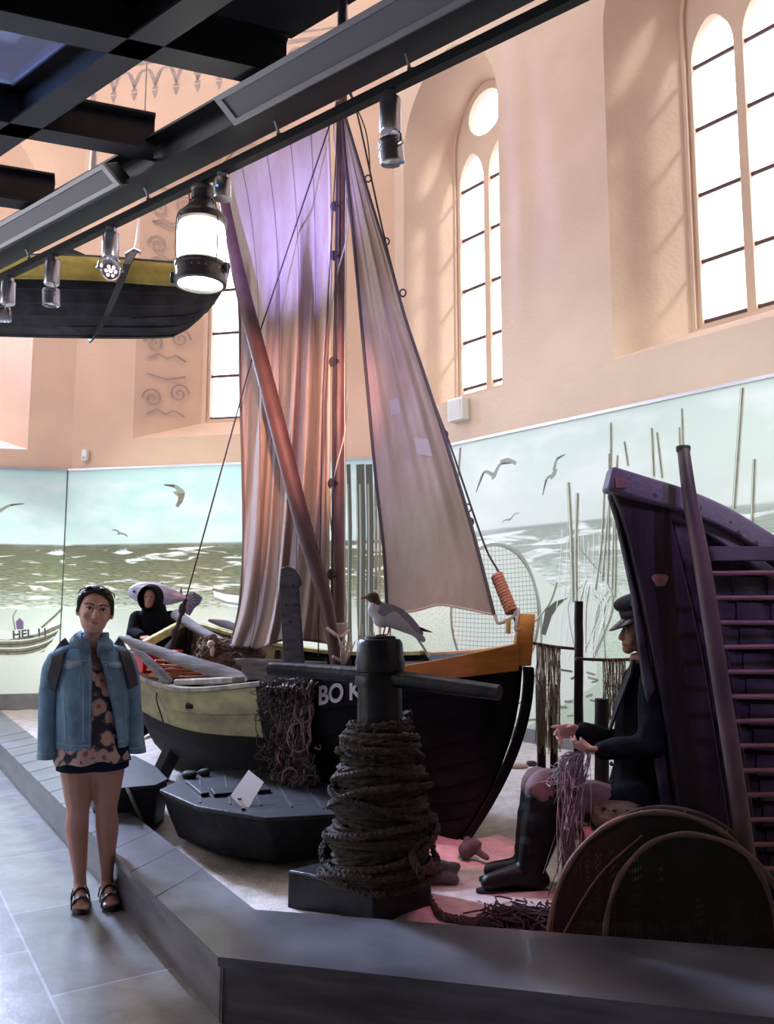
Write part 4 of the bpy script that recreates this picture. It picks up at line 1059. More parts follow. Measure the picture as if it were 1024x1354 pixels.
# red crate at the stern
t = thing('fish_crate', 'red plastic fish crate standing in the stern of the boat', 'crate', PY(191, 888, 6.98))
red = mat('red_plastic', (.62, .015, .05), rough=.4)
c = PY(191, 872, 6.98)
ax = V((.80, -.6, 0)); ay = V((.6, .8, 0)); rot = Matrix((ax, ay, V((0, 0, 1)))).transposed()
mb = MB(); mb.box(c+V((0, 0, -.10)), (.42, .34, .02), rot)
for s in (-1, 1): mb.box(c+ax*s*.20+V((0, 0, -.02)), (.02, .34, .18), rot); mb.box(c+ay*s*.16+V((0, 0, -.02)), (.42, .02, .18), rot)
obj('crate_body', mb, red, t, bevel=.006)
mb = MB()
for s in (-1, 1): mb.box(c+ax*s*.215+V((0, 0, .065)), (.05, .40, .02), rot); mb.box(c+ay*s*.185+V((0, 0, .065)), (.48, .05, .02), rot)
obj('crate_rim', mb, red, t, bevel=.006)
# orange rope heap
t_m = mat('orange_rope', (.50, .17, .08), rough=.85, var=.25, scale=30)
mb = MB(); c = PY(242, 889, 6.7); P = []
for i in range(260):
    a = i*.33; r = .10+.09*math.sin(i*.071+1)+.02*rnd.random(); P.append(c+V((r*1.4*math.cos(a), r*math.sin(a), .0+.05*math.sin(i*.05)+.0003*i)))
mb.tube(smooth_path(P, 2), .011, 5); tag(obj('rope_coil', mb, t_m), 'loose heap of orange rope lying inside the boat', 'rope')
# brown net bundle with cork
netb = mat('brown_net_bundle', (.16, .085, .05), rough=.95, col2=(.06, .035, .03), scale=40, bump=.8, bscale=70)
t = thing('net_bundle', 'heap of bundled brown fishing net lying in the boat below the sail', 'fishing net', PY(300, 885, 6.85))
mb = MB()
for x, y, r, yy in ((282, 868, .16, 6.8), (300, 862, .15, 6.9), (318, 862, .14, 6.85), (330, 868, .13, 6.8), (276, 850, .09, 6.85), (290, 885, .16, 6.75), (325, 886, .15, 6.7), (308, 880, .17, 6.75)):
    mb.ell(PY(x, y, yy), (r, r*.9, r*.75), seg=14, rg=9)
def rough_(co): return co+V((1, 1, 1))*.022*mnoise.noise(co*16)+V((1, -1, 1))*.012*mnoise.noise(co*40)
obj_net = blob('net_heap', mb, netb, t, voxel=.016, smooth=1, warp=rough_)
for k in range(26):
    x0, y0 = rnd.uniform(268, 335), rnd.uniform(848, 880); P = [PY(x0+rnd.uniform(-16, 16), y0+rnd.uniform(-8, 14), 6.72+rnd.uniform(-.04, .05)) for _ in range(4)]
    mb = MB(); mb.tube(smooth_path(P, 5), .006, 4); obj('net_cord', mb, netb, t)
t = None
mb = MB(); mb.ell(PY(279, 852, 6.68), (.03, .03, .035)); mb.ell(PY(281, 862, 6.67), (.02, .02, .05)); o = obj('net_float', mb, mat('pinkish_white_float', (.75, .55, .50), rough=.6)); tag(o, 'small pinkish white float lying on the brown net heap', 'float')
# ================================================================== CAPSTAN WITH ROPE
cap_m = mat('black_painted_capstan', (.009, .009, .012), rough=.40, var=.5, scale=8, bump=.25, bscale=20, spec=.3)
cc = on_sand(500, 1168); cc = V((-.035, 4.12, sand_h(-.035, 4.12)))
cap = thing('capstan', 'black timber capstan post with a cross bar standing on a heavy block in the sand', 'capstan', cc)
mb = MB(); axv = V((.80, -.60, 0)); bxv = V((.60, .80, 0))
def topz(y): return PY(503, y, 4.12).z
zt = topz(842)
mb.lathe([(.115, .02), (.118, .30), (.112, .60), (.106, zt-cc.z-.17), (.118, zt-cc.z-.165), (.122, zt-cc.z-.12), (.116, zt-cc.z-.10), (.112, zt-cc.z-.03), (.100, zt-cc.z-.012), (.078, zt-cc.z-.008), (.076, zt-cc.z), (.070, zt-cc.z+.004), (.001, zt-cc.z+.004)], cc, seg=28)
for v in mb.bm.verts:
    v.co += V((1, .7, 0))*.006*mnoise.noise(v.co*5)+V((-.6, 1, 0))*.003*mnoise.noise(v.co*V((12, 12, 2)).x*0+v.co*14)
obj('post', mb, cap_m, cap, sharp=35)
base = [V((x, y, .06)) for x, y in ((-.48, 4.16), (-.055, 3.85), (.21, 4.04), (-.20, 4.36))]
mb = MB(); mb.prism(base, (0, 0, 1), .225)
bmesh.ops.subdivide_edges(mb.bm, edges=mb.bm.edges[:], cuts=4, use_grid_fill=True)
for v in mb.bm.verts: v.co += V((1, 1, .6))*.012*mnoise.noise(v.co*7)
obj('base_block', mb, cap_m, cap, bevel=.012)
mb = MB(); P = [PY(357, 884, 4.42), PY(420, 888, 4.30), PY(500, 895, 4.10), PY(580, 905, 3.92), PY(661, 916, 3.74)]
mb.tube(smooth_path(P, 8), lambda t_: .034+.008*math.sin(PI*t_), 12); obj('cross_bar', mb, cap_m, cap, sharp=50)
# sawn socket around the bar
mb = MB(); mb.lathe([(.122, 0), (.124, .02), (.118, .05)], cc+V((0, 0, 1.02)), seg=28, cap=False); obj('iron_band', mb, cap_m, cap)
# the rope: many turns, then a tail over the sand
rope_b = mat('old_hemp_rope', (.075, .055, .044), rough=.95, col2=(.022, .017, .015), scale=30, bump=.4, bscale=60, lo=.3, hi=.7)
def twisted(mb, P, r, strands=3, pitch=.09, seg=6):
    """laid rope: strands wound about the path"""
    L_ = 0; n = len(P); prev = None; acc = [[] for _ in range(strands)]
    for i, p in enumerate(P):
        d = (P[min(i+1, n-1)]-P[max(i-1, 0)]).normalized()
        if prev is None: x, y, _ = frame(d)
        else:
            x = prev-d*prev.dot(d); x.normalize(); y = d.cross(x)
        prev = x
        if i: L_ += (p-P[i-1]).length
        for k in range(strands):
            a = 2*PI*(L_/pitch+k/strands); acc[k].append(p+(x*math.cos(a)+y*math.sin(a))*r*.52)
    for k in range(strands): mb.tube(acc[k], r*.56, seg)
mb = MB(); P = []
turns = 27; N_ = turns*22
for i in range(N_):
    t_ = i/N_; a = i/22*2*PI; layer = math.sin(t_*9.0)
    z = cc.z + lerp(.13, .86, t_) + .020*math.sin(a+1.2*math.sin(t_*14)) + .015*mnoise.noise((math.cos(a)*2, math.sin(a)*2, t_*20))
    r = lerp(.245, .165, min(1, t_*1.15)) + .020*math.sin(t_*31) + .012*mnoise.noise((a*.3, t_*9, 2))
    P.append(V((cc.x+r*math.cos(-a), cc.y+r*math.sin(-a), z)))
twisted(mb, P, .019, pitch=.075, seg=5)
coil = obj('winding', mb, rope_b, None, origin=tuple(cc))
# turns lying slantwise over the winding
rp_t = thing('rope', 'thick old hemp rope wound round the capstan, its end trailing over the sand', 'rope', cc)
coil.location = (0, 0, 0); coil.parent = rp_t
for j, (z0, tilt, ph, r0, tu) in enumerate(((.22, .16, .3, .272, 1.0), (.36, -.10, 1.2, .262, 1.0), (.47, .12, 2.5, .238, 1.0), (.58, -.14, .2, .222, 1.0), (.70, .10, 4.0, .202, 1.0), (.30, -.18, 3.4, .275, 1.0), (.16, .10, 4.6, .285, 1.0), (.50, .18, 5.2, .240, 1.0))):
    mb = MB(); Q = []
    for i in range(61):
        a = ph+i/60*2*PI*tu; Q.append(cc+V((r0*math.cos(a), r0*math.sin(a), z0+tilt*math.sin(a-ph*.7)*.5+.02*mnoise.noise((a, j, 0)))))
    twisted(mb, Q, .019, pitch=.075, seg=5); obj('slant_turn', mb, rope_b, rp_t)
def sandp(px, py, lift=.012):
    p = on_sand(px, py); return p+V((0, 0, lift))
tailp = [cc+V((.20, -.12, .34)), PY(545, 1128, 3.90), PY(556, 1155, 3.84), sandp(562, 1180, .02), sandp(580, 1210, .012), sandp(606, 1221, .012), sandp(640, 1230, .012), sandp(655, 1233, .012)]
mb = MB(); twisted(mb, smooth_path(tailp, 14), .019, pitch=.075, seg=5); obj('tail', mb, rope_b, rp_t)

# ------------------------------------------------------------------ gull on the capstan
gt = V((PY(510, 840, 4.12).x, 4.12, zt+.004))
g = thing('gull', 'stuffed brown headed gull with pale grey wings standing on top of the capstan', 'gull', gt)
gw = mat('gull_white', (.62, .60, .62), rough=.8); gg = mat('gull_grey', (.34, .34, .42), rough=.8, var=.12, scale=30); gbk = mat('gull_black', (.03, .03, .035), rough=.7); gbr = mat('gull_brown_hood', (.10, .055, .04), rough=.8); gred = mat('gull_leg_red', (.32, .10, .07), rough=.5)
def gp(px, py, dy=0): return PY(px, py, 4.12+dy)
mb = MB()
for a, b_, ra, rb in (((497, 806), (520, 816), .042, .056), ((520, 816), (545, 832), .056, .030), ((545, 832), (560, 846), .028, .014), ((500, 806), (494, 792), .036, .026)):
    mb.cap(gp(*a), gp(*b_), ra, rb, 14)
mb.ell(gp(493, 789), (.034, .027, .026)); mb.ell(gp(506, 818), (.05, .05, .045))
hood = lambda c: 1 if (c.x < gp(506, 800).x and c.z > gp(0, 797).z+(c.x-gp(494, 0).x)*-.35) else 0
body = blob('body', mb, [gw, gbr], g, voxel=.007, smooth=5, paint=hood)
mb = MB(); mb.ring_loft([[gp(485, 790)+V((0, math.cos(a)*r, math.sin(a)*r*1.2)) + V((dx, 0, dz)) for a in [i*PI/3 for i in range(6)]] for dx, dz, r in ((.0, 0, .009), (-.018, -.002, .006), (-.030, -.006, .001))]); obj('bill', mb, gred, g)
for s in (-1, 1):
    mb = MB(); mb.ell(gp(490, 787, s*.024), (.005, .004, .005), seg=8, rg=6); obj('eye', mb, gbk, g)
    # folded wing: curved leaf from shoulder to crossed black tips
    rings = []
    for i in range(13):
        t_ = i/12; px = lerp(502, 560, t_); py = lerp(803, 838, t_)+3*math.sin(PI*t_)*-1
        w_ = .040*math.sin(PI*min(1, .18+t_*.82))**.8+.003; c = gp(px, py, s*(.050-.040*t_)); off = [c+V((0, s*.010*math.cos(a), 0))+V((.45, 0, 1)).normalized()*w_*math.sin(a) for a in [k*PI/5 for k in range(10)]]; rings.append(off)
    mb = MB(); mb.ring_loft(rings); wing = obj('wing', mb, gg, g, sharp=60)
    mb = MB(); mb.ring_loft([[gp(lerp(546, 572, t_), lerp(829, 836, t_), s*(.022-.014*t_))+V((0, s*.005*math.cos(a), (.013*(1-t_)+.002)*math.sin(a))) for a in [k*PI/4 for k in range(8)]] for t_ in [i/6 for i in range(7)]]); lab(obj('wing_tip', mb, gbk, wing), 'black crossed wing tip')
    f0 = gp(510+s*3, 838, s*.02); mb = MB(); mb.tube([gp(514+s*3, 824, s*.02), gp(512+s*3, 831, s*.02), V((f0.x, f0.y, gt.z+.006))], .0045, 6)
    for k in (-1, 0, 1): mb.tube([V((f0.x, f0.y, gt.z+.006)), V((f0.x-.035, f0.y+k*.016, gt.z+.003))], .0035, 5)
    obj('leg', mb, gred, g)
mb = MB(); mb.ring_loft([[gp(lerp(548, 568, t_), lerp(838, 868, t_))+V((0, .022*(1+.5*t_)*math.cos(a), 0))+V((1, 0, .8)).normalized()*.006*math.sin(a) for a in [k*PI/4 for k in range(8)]] for t_ in [i/6 for i in range(7)]]); obj('tail', mb, [gw], g)

# ------------------------------------------------------------------ live fish boxes (low black deck boats) and the card
box_m = mat('black_fish_box', (.010, .010, .013), rough=.55, var=.5, scale=5, bump=.2, bscale=16, stretch=(1, 4, 1), spec=.2)
plank_m = mat('worn_dark_planks', (.036, .035, .045), rough=.5, col2=(.014, .014, .019), scale=4, stretch=(2, 9, 1), bump=.25, spec=.25)
def fish_box(name, label, top, bot, z_top, z_bot):
    """boat-shaped floating box: outlines of lid and bottom in photo pixels, clockwise from the bow"""
    T = [PZ(x, y, z_top) for x, y in top]; B = [PZ(x, y, z_bot) for x, y in bot]
    c = sum(B, V())/len(B); t = thing(name, label, 'fish box', c)
    mb = MB(); TT = smooth_path(T, 4, closed=True) if False else T
    mb.ring_loft([B, [b_.lerp(a, .5)+(a-c).normalized()*.01 for a, b_ in zip(T, B)], T]); obj('box_sides', mb, box_m, t, bevel=.012)
    return t, T, c
zt2 = .40
top = [(214, 1049), (262, 1024), (330, 1022), (430, 1040), (500, 1066), (470, 1080), (350, 1086), (262, 1070)]
bot = [(236, 1108), (275, 1075), (340, 1072), (430, 1085), (495, 1108), (462, 1126), (372, 1142), (290, 1130)]
fb, T, c = fish_box('fish_box', 'long low black fish box with planked lid holding the white card', top, bot, zt2, .15)
mb = MB(); mb.prism([p+(p-sum(T, V())/8).normalized()*.015+V((0, 0, 0)) for p in T], (0, 0, 1), .022); obj('lid', mb, plank_m, fb, bevel=.006)
ctr_t = sum(T, V())/8
for k in range(6):
    a = T[1].lerp(T[3], k/5)+V((.02, -.03, .024)); b_ = T[7].lerp(T[5], k/5)+V((.0, .05, .024)); mb = MB(); mb.bar(a, b_, .012, .006); obj('lid_seam', mb, black, fb)
mb = MB(); mb.bar(T[0].lerp(T[1], .3)+V((.10, 0, .03)), T[7].lerp(T[0], .4)+V((.12, .05, .03)), .05, .03); obj('lid_batten', mb, plank_m, fb, bevel=.005)
mb = MB(); mb.box(PZ(318, 1046, .43), (.34, .17, .03), Matrix.Rotation(.35, 3, 'Z')); obj('hatch', mb, box_m, fb, bevel=.006)
# left one beside the woman
top = [(120, 1030), (150, 1006), (178, 1003), (205, 1018), (221, 1034), (206, 1042), (160, 1046), (125, 1042)]
bot = [(120, 1086), (150, 1060), (180, 1055), (205, 1066), (216, 1084), (204, 1096), (165, 1092), (125, 1096)]
fb2, T2, c2 = fish_box('fish_box', 'smaller black fish box standing beside the woman at the kerb', top, bot, .40, .14)
mb = MB(); mb.prism([p+(p-sum(T2, V())/8).normalized()*.012 for p in T2], (0, 0, 1), .022); obj('lid', mb, plank_m, fb2, bevel=.006)
rope_pts = [PZ(168, 1042, .43), PZ(176, 1060, .36), PZ(188, 1085, .20), PZ(198, 1097, .15)]
mb = MB(); mb.tube(smooth_path(rope_pts, 6), .011, 6); lab(obj('rope_handle', mb, rope_m, fb2), 'brown rope hanging down the side')
# card
cd = thing('info_card', 'white tilted card leaning on the lid of the long black fish box', 'card', PZ(325, 1066, .43))
q = [PY(329, 1018, 5.05), PY(349, 1034, 4.98), PY(326, 1073, 4.80), PY(305, 1052, 4.88)]
mb = MB(); mb.prism(q, (q[1]-q[0]).cross(q[3]-q[0]), .006); obj('card', mb, mat('white_card', (.72, .74, .86), rough=.6), cd)
mb = MB(); mb.bar(q[2].lerp(q[3], .3)+V((0, .01, .0)), PZ(322, 1070, .43), .02, .01); mb.bar(q[2].lerp(q[3], .5)+V((0, .02, .02)), PZ(330, 1058, .43)+V((0, .05, 0)), .02, .008); obj('card_foot', mb, black, cd)
# stones and odd bits on the sand by the hull
for i, (x, y, r, lb) in enumerate(((250, 1025, .05, 'dark pebble lying behind the long fish box, left one'), (270, 1022, .045, 'dark pebble lying behind the long fish box, right one'))):
    p = PZ(x, y, .44); mb = MB(); mb.ell(p, (r, r*.8, r*.6), seg=10, rg=7)
    for v in mb.bm.verts: v.co += V((1, 1, 1))*.012*mnoise.noise(v.co*20)
    tag(obj('stone', mb, wood_dark), lb, 'stone')
# props under the hull
pr = MB(); pr.bar(PY(236, 975, 6.75), on_sand(208, 1030)+V((0, 0, -.02)), .13, .09); tag(obj('hull_prop', pr, box_m, bevel=.01), 'slanting dark timber propping the stern of the boat', 'prop')

# ------------------------------------------------------------------ net draped over the boat side
dn = thing('draped_net', 'tangled brown fishing net hanging over the black boat side', 'fishing net', PY(385, 1050, 5.35))
net_m = mat('dark_net_cord', (.075, .060, .055), rough=.95, var=.4, scale=30); net_p = mat('pinkish_net_cord', (.24, .15, .14), rough=.95, var=.3, scale=30)
def hang_y(px, py):
    h = on_hull(px, py, .03); return h if h else PY(px, py, 5.45)
def net_p_at(x, y, lift):
    lift += max(0, (y-930)/120)*.16
    return hang_y(x, min(y, 1005))+V((0, 0, 0)) - ray(x, y).normalized()*lift if y <= 1005 else PY(x, y, hang_y(x, 1005).y-.10-(y-1005)*.003) - ray(x, y).normalized()*lift*.3
for k in range(96):
    x0 = rnd.uniform(347, 416); y0 = rnd.uniform(890, 902); Q = []; x = x0; ln = rnd.uniform(70, 155) if 362 < x0 < 412 else rnd.uniform(30, 80)
    tgt = 392+rnd.gauss(0, 12)
    for i in range(10):
        y = y0+ln*i/9; x += rnd.uniform(-5, 5)+(tgt-x)*.07; Q.append(net_p_at(x, y, rnd.uniform(.0, .05)))
    mb = MB(); mb.tube(smooth_path(Q, 4), rnd.choice((.003, .004, .006, .008)), 4); obj('cord', mb, (net_m, net_p, net_m, net_m, net_p)[k % 5], dn)
mb = MB()                                                        # dense knotted mat at the top and heap at the foot
for k in range(190):
    x = rnd.uniform(346, 412)-abs(rnd.gauss(0, 3)); y = 893+abs(rnd.gauss(0, 26)); c = net_p_at(x, y, rnd.uniform(.0, .05))
    Q = [c+V((rnd.gauss(0, .035), rnd.gauss(0, .02), rnd.gauss(0, .035))) for _ in range(5)]; mb.tube(smooth_path(Q, 4), .0035, 4)
for k in range(150):
    x = rnd.gauss(386, 13); y = rnd.uniform(975, 1050); c = net_p_at(x, y, rnd.uniform(.0, .04)); Q = [c+V((rnd.gauss(0, .03), rnd.gauss(0, .02), rnd.gauss(0, .04))) for _ in range(5)]; mb.tube(smooth_path(Q, 4), .0045, 4)
o = obj('net_tangle', mb, net_m, dn); o['kind'] = 'stuff'
for (x, y, r) in ((384, 1028, .050), (396, 975, .075), (378, 1000, .05), (402, 940, .06)):
    c = net_p_at(x, y, .07); mb = MB(); mb.tube([c+V((r*math.cos(a), -.01*math.sin(a*2), r*math.sin(a)*1.2)) for a in [i*PI/9 for i in range(18)]], .007, 5, closed=True); obj('cord_ring', mb, net_p, dn)

# ------------------------------------------------------------------ driftwood bits in the pink light
dw = mat('grey_driftwood', (.10, .085, .085), rough=.8, col2=(.045, .04, .042), scale=12, bump=.4)
p = on_sand(575, 1150); mb = MB()
mb.cap(p+V((-.10, .02, .06)), p+V((.02, 0, .07)), .055, .05); mb.cap(p+V((.0, 0, .08)), p+V((.10, -.02, .075)), .042, .028); mb.cap(p+V((.0, -.03, .04)), p+V((.10, -.05, .03)), .035, .025); mb.cap(p+V((-.1, .0, .03)), p+V((-.02, -.02, .03)), .045, .04)
o = blob('driftwood', mb, dw, None, voxel=.011, smooth=2, origin=tuple(p), warp=lambda c: c+V((1, 1, 1))*.008*mnoise.noise(c*25)); tag(o, 'gnarled dark driftwood lump lying beside the capstan base', 'driftwood')
p = on_sand(624, 1138); mb = MB()
mb.cap(p+V((-.03, 0, .05)), p+V((.02, .01, .08)), .045, .035); mb.cap(p+V((.02, 0, .05)), p+V((.075, -.02, .02)), .022, .018); mb.ell(p+V((-.02, .02, .10)), (.025, .02, .02))
o = blob('driftwood', mb, dw, None, voxel=.009, smooth=2, origin=tuple(p), warp=lambda c: c+V((1, 1, 1))*.007*mnoise.noise(c*28)); tag(o, 'small grey knotted driftwood piece lying before the boot toes', 'driftwood')
p = on_sand(690, 1225); mb = MB()
for k in range(150):
    c = p+V((rnd.gauss(.03, .10), rnd.gauss(0, .05), rnd.uniform(.0, .05))); mb.tube(smooth_path([c+V((rnd.gauss(0, .05), rnd.gauss(0, .03), rnd.uniform(-.01, .03))) for _ in range(4)], 3), .004, 4)
tag(obj('seaweed', mb, mat('dark_seaweed', (.035, .025, .03), rough=.9)), 'dark fuzzy clump of dried seaweed lying at the front kerb', 'seaweed', kind='stuff')
for x, y, lb, m_ in ((686, 1016, 'flat pinkish stone lying on the sand behind the bow, right', mat('pink_stone', (.50, .34, .31), rough=.8)), (668, 1014, 'small whitish stone lying on the sand behind the bow', mat('white_stone', (.62, .58, .58), rough=.8)), (703, 1013, 'dark pebble on the sand between bow and stakes', wood_dark)):
    p = on_sand(x, y); mb = MB(); mb.ell(p+V((0, 0, .02)), (.09 if x == 686 else .05, .04, .03), seg=12, rg=8)
    for v in mb.bm.verts: v.co += V((1, 1, 1))*.01*mnoise.noise(v.co*16)
    tag(obj('stone', mb, m_), lb, 'stone')

# ------------------------------------------------------------------ stakes and drying nets
stake_m = mat('dark_stake_wood', (.04, .026, .026), spec=.2, rough=.7, col2=(.025, .018, .02), scale=6, stretch=(1, 1, .3), bump=.3)
def stake(name, label, x0, y0, x1, y1, Yd, r, wob=.006):
    a = PY(x0, y0, Yd); b_ = PY(x1, y1, Yd); b_.z = sand_h(b_.x, b_.y)-.03
    P = [a.lerp(b_, i/12)+V((wob*mnoise.noise((i*.7, x0, 0)), wob*mnoise.noise((i*.7, x0, 5)), 0)) for i in range(13)]
    mb = MB(); mb.tube(P, lambda t_: r*(.94+.1*t_), 12); return tag(obj(name, mb, stake_m), label, 'stake')
stake('wooden_stake', 'tall dark flat topped stake standing behind the seated fisherman', 766, 795, 764, 1075, 5.4, .030)
stake('wooden_stake', 'dark stake behind the left hanging net, thicker left one', 715, 905, 716, 1022, 5.75, .030)
stake('wooden_stake', 'dark stake behind the left hanging net, right one', 733, 905, 731, 1018, 5.7, .026)
stake('wooden_stake', 'short dark post just left of the fisherman behind his arm', 796, 924, 795, 1075, 5.2, .045)
tw = mat('tan_net_twine', (.36, .27, .20), rough=.95, var=.2, scale=40)
def hung_net(name, label, xa, ya, xb, yb, Yd, n, xs, ybot, dark):
    t = thing(name, label, 'fishing net', PY((xs[0]+xs[1])/2, ybot, Yd))
    mb = MB(); mb.tube(smooth_path([PY(xa, ya, Yd), PY((xa+xb)/2, (ya+yb)/2+1, Yd), PY(xb, yb, Yd)], 5), .010, 8); lab(obj('pole', mb, pole_wood, t), 'reddish stick the net hangs from')
    for k in range(n):
        f = (k+.5)/n; x = lerp(xs[0], xs[1], f); y0 = lerp(ya, yb, (x-xa)/(xb-xa)); L_ = (ybot-y0)*rnd.uniform(.8, 1.0); xx = x; Q = []
        for i in range(8):
            Q.append(PY(xx, y0+L_*i/7, Yd+rnd.uniform(-.02, .02))); xx += rnd.uniform(-1.3, 1.3)+(lerp(xs[0], xs[1], .5)-x)*.010
        mb = MB(); mb.tube(smooth_path(Q, 3), .0032, 4); obj('twine', mb, tw, t)
    for j in range(7):
        y = lerp(ya+18, ybot-40, j/6); mb = MB(); mb.tube(smooth_path([PY(lerp(xs[0], xs[1], i/6), y+rnd.uniform(-5, 5), Yd-.008) for i in range(7)], 3), .0022, 4); obj('cross_twine', mb, tw, t)
    return t
hung_net('hanging_net', 'tan fishing net hanging from a short stick left of the tall dark stake', 703, 850, 762, 858, 5.5, 34, (709, 742), 1000, True)
hung_net('hanging_net', 'tan fishing net hanging from a stick just left of the fisherman cap', 762, 871, 836, 872, 5.3, 30, (797, 828), 960, True)

# ------------------------------------------------------------------ upended half boat used as a hut
hut_m = mat('purple_black_tarred_boards', (.045, .028, .042), rough=.5, col2=(.014, .010, .016), scale=4, stretch=(2.5, 2.5, .6), bump=.3, bscale=20, spec=.25)
hut_w = mat('scuffed_grey_tar', (.065, .055, .075), rough=.6, spec=.2, col2=(.016, .013, .02), scale=7, bump=.35, bscale=25)
beam_m = mat('scuffed_stem_purple_highlights', (.055, .038, .058), rough=.5, col2=(.14, .11, .17), scale=16, bump=.35, bscale=30, lo=.62, hi=.36)  # scuffed timber, with the coloured light's purple highlights put into its colour
YH = 3.98
hut = thing('boat_hut', 'dark purple half boat standing on end as a hut behind the seated fisherman', 'boat hut', PY(960, 1180, YH))
def slabp(name, px, Yd, th, m_, bev=.012, dirv=(0, 1, 0)):
    mb = MB(); mb.prism([PY(x, y, Yd+(dy[0] if dy else 0)) for x, y, *dy in px], dirv, th); return obj(name, mb, m_, hut, bevel=bev)
# broad front plank (the sheer strake) and the one beside it
slabp('broad_plank', [(806, 640), (850, 640), (884, 668), (906, 752), (930, 860), (962, 1060), (980, 1190), (912, 1190), (897, 1060), (872, 900), (848, 780), (827, 690)], YH, .07, hut_m)
slabp('inner_plank', [(868, 640), (925, 668), (945, 760), (972, 900), (996, 1060), (1012, 1190), (978, 1190), (960, 1060), (928, 860), (904, 752), (882, 668)], YH+.07, .05, hut_w)
slabp('edge_batten', [(809, 650), (822, 690), (845, 790), (868, 905), (893, 1065), (902, 1190), (886, 1190), (877, 1065), (853, 905), (838, 790), (817, 690), (806, 655)], YH+.04, .05, hut_w)
mb = MB()
for z_ in (0,): pass
for (x, y) in ((836, 745), (840, 790)):
    p = PY(x, y, YH+.1); mb.box(p, (.03, .06, .09))
    obj('cleat', mb, hut_m, hut, bevel=.006); mb = MB()
mb.bm.free()
# curved stem timber along the top
P = smooth_path([PY(803, 634, YH-.02), PY(850, 648, YH), PY(900, 663, YH+.03), PY(950, 684, YH+.08), PY(1000, 713, YH+.14), PY(1060, 752, YH+.22), PY(1130, 815, YH+.35)], 6)
mb = MB(); rings = []
for i, p in enumerate(P):
    d = (P[min(i+1, len(P)-1)]-P[max(i-1, 0)]).normalized(); x = V((0, 1, 0)); z = d.cross(x)*-1; z = z if z.z > 0 else -z
    h_ = lerp(.060, .050, i/len(P)); rings.append([p+x*a*.06+z*b_*h_ for a, b_ in ((-1, -1), (1, -1), (1, 1), (-1, 1))])
mb.ring_loft(rings); obj('stem_timber', mb, beam_m, hut, bevel=.014)
P2 = smooth_path([PY(872, 676, YH+.09), PY(925, 694, YH+.12), PY(975, 727, YH+.16), PY(1030, 770, YH+.24), PY(1100, 835, YH+.36)], 6)
mb = MB(); rings = []
for i, p in enumerate(P2):
    d = (P2[min(i+1, len(P2)-1)]-P2[max(i-1, 0)]).normalized(); x = V((0, 1, 0)); z = d.cross(x); z = z if z.z > 0 else -z
    rings.append([p+x*a*.05+z*b_*.034 for a, b_ in ((-1, -1), (1, -1), (1, 1), (-1, 1))])
mb.ring_loft(rings); obj('inner_stem', mb, beam_m, hut, bevel=.01)
# triangular web between them and the grey cross beam
slabp('web_board', [(930, 700), (1010, 738), (1030, 742), (935, 742)], YH+.14, .03, hut_w)
slabp('cross_beam', [(938, 722), (1110, 722), (1110, 741), (942, 741)], YH-.03, .07, mat('grey_cross_beam', (.10, .095, .125), rough=.6, var=.3, scale=6))
# stepped clinker boards inside
for k in range(13):
    y0 = 756+k*33.5; x0 = 944+k*4.4
    for j, (xa, xb) in enumerate(((x0-14, x0+26), (x0+26, x0+72), (x0+72, x0+130))):
        yy = y0+4+2.2*j; slabp('clinker_board', [(xa, yy, .0), (xb, yy+1, .0), (xb, yy+30, -.03), (xa, yy+29, -.03)], YH+.20-.012*j, .025, hut_w, bev=.003)
mb = MB(); mb.prism([PY(930, 742, YH+.28), PY(1130, 742, YH+.28), PY(1150, 1190, YH+.28), PY(990, 1190, YH+.28)], (0, 1, 0), .03); obj('back_boards', mb, hut_m, hut)
# far side of the shell so that it is a hollow half boat
mb = MB()
mb.grid(lambda u, v: PY(lerp(820, 905, v)+40*u*(1-v*.2), lerp(660, 1190, v), YH+.07+.85*math.sin(u*PI/2)), 10, 12); obj('rear_shell', mb, hut_m, hut, solid=.03)
rust = mat('rust_and_old_paint', (.42, .16, .13), rough=.8, col2=(.20, .14, .17), scale=22)
mb = MB(); c = PY(873, 767, YH-.002); mb.prism([c+V((.036*math.cos(a)*(1+.25*math.sin(3*a)), 0, .036*math.sin(a)*(1+.2*math.cos(2*a)))) for a in [i*PI/8 for i in range(16)]], (0, -1, 0), .006); lab(obj('paint_patch', mb, rust, hut), 'reddish worn paint patch on the broad plank')
mb = MB(); c = PY(920, 731, YH-.004); mb.prism([c+V((.008*math.cos(a), 0, .022*math.sin(a))) for a in [i*PI/5 for i in range(10)]], (0, -1, 0), .08); lab(obj('paint_patch', mb, rust, hut), 'small reddish worn spot')
mb = MB(); mb.box(PY(822, 638, YH-.085), (.05, .012, .05)); lab(obj('iron_plate', mb, rust, hut), 'rusty plate on the stem end')

# ladder of thin rungs leaning in front of it
lad = thing('ladder', 'tall wooden ladder with thin reddish rungs leaning on the boat hut', 'ladder', PY(1000, 1190, YH-.25))
YL = YH-.22
rail_m = mat('ladder_rail_wood', (.16, .095, .10), rough=.55, col2=(.05, .034, .042), scale=3, stretch=(1, 1, .5), bump=.1)
railL = smooth_path([PY(904, 594, YL+.10), PY(913, 660, YL+.06), PY(928, 740, YL+.02), PY(950, 880, YL), PY(972, 1020, YL), PY(996, 1190, YL)], 6)
mb = MB(); rings = []
for i, p in enumerate(railL):
    d = (railL[min(i+1, len(railL)-1)]-railL[max(i-1, 0)]).normalized(); x = V((0, 1, 0)); z = x.cross(d).normalized(); w_ = .027+.012*min(1, i/12)
    rings.append([p+x*.034*math.sin(a)+z*w_*math.cos(a) for a in [k*PI/6 for k in range(12)]])
mb.ring_loft(rings); obj('rail', mb, rail_m, lad)
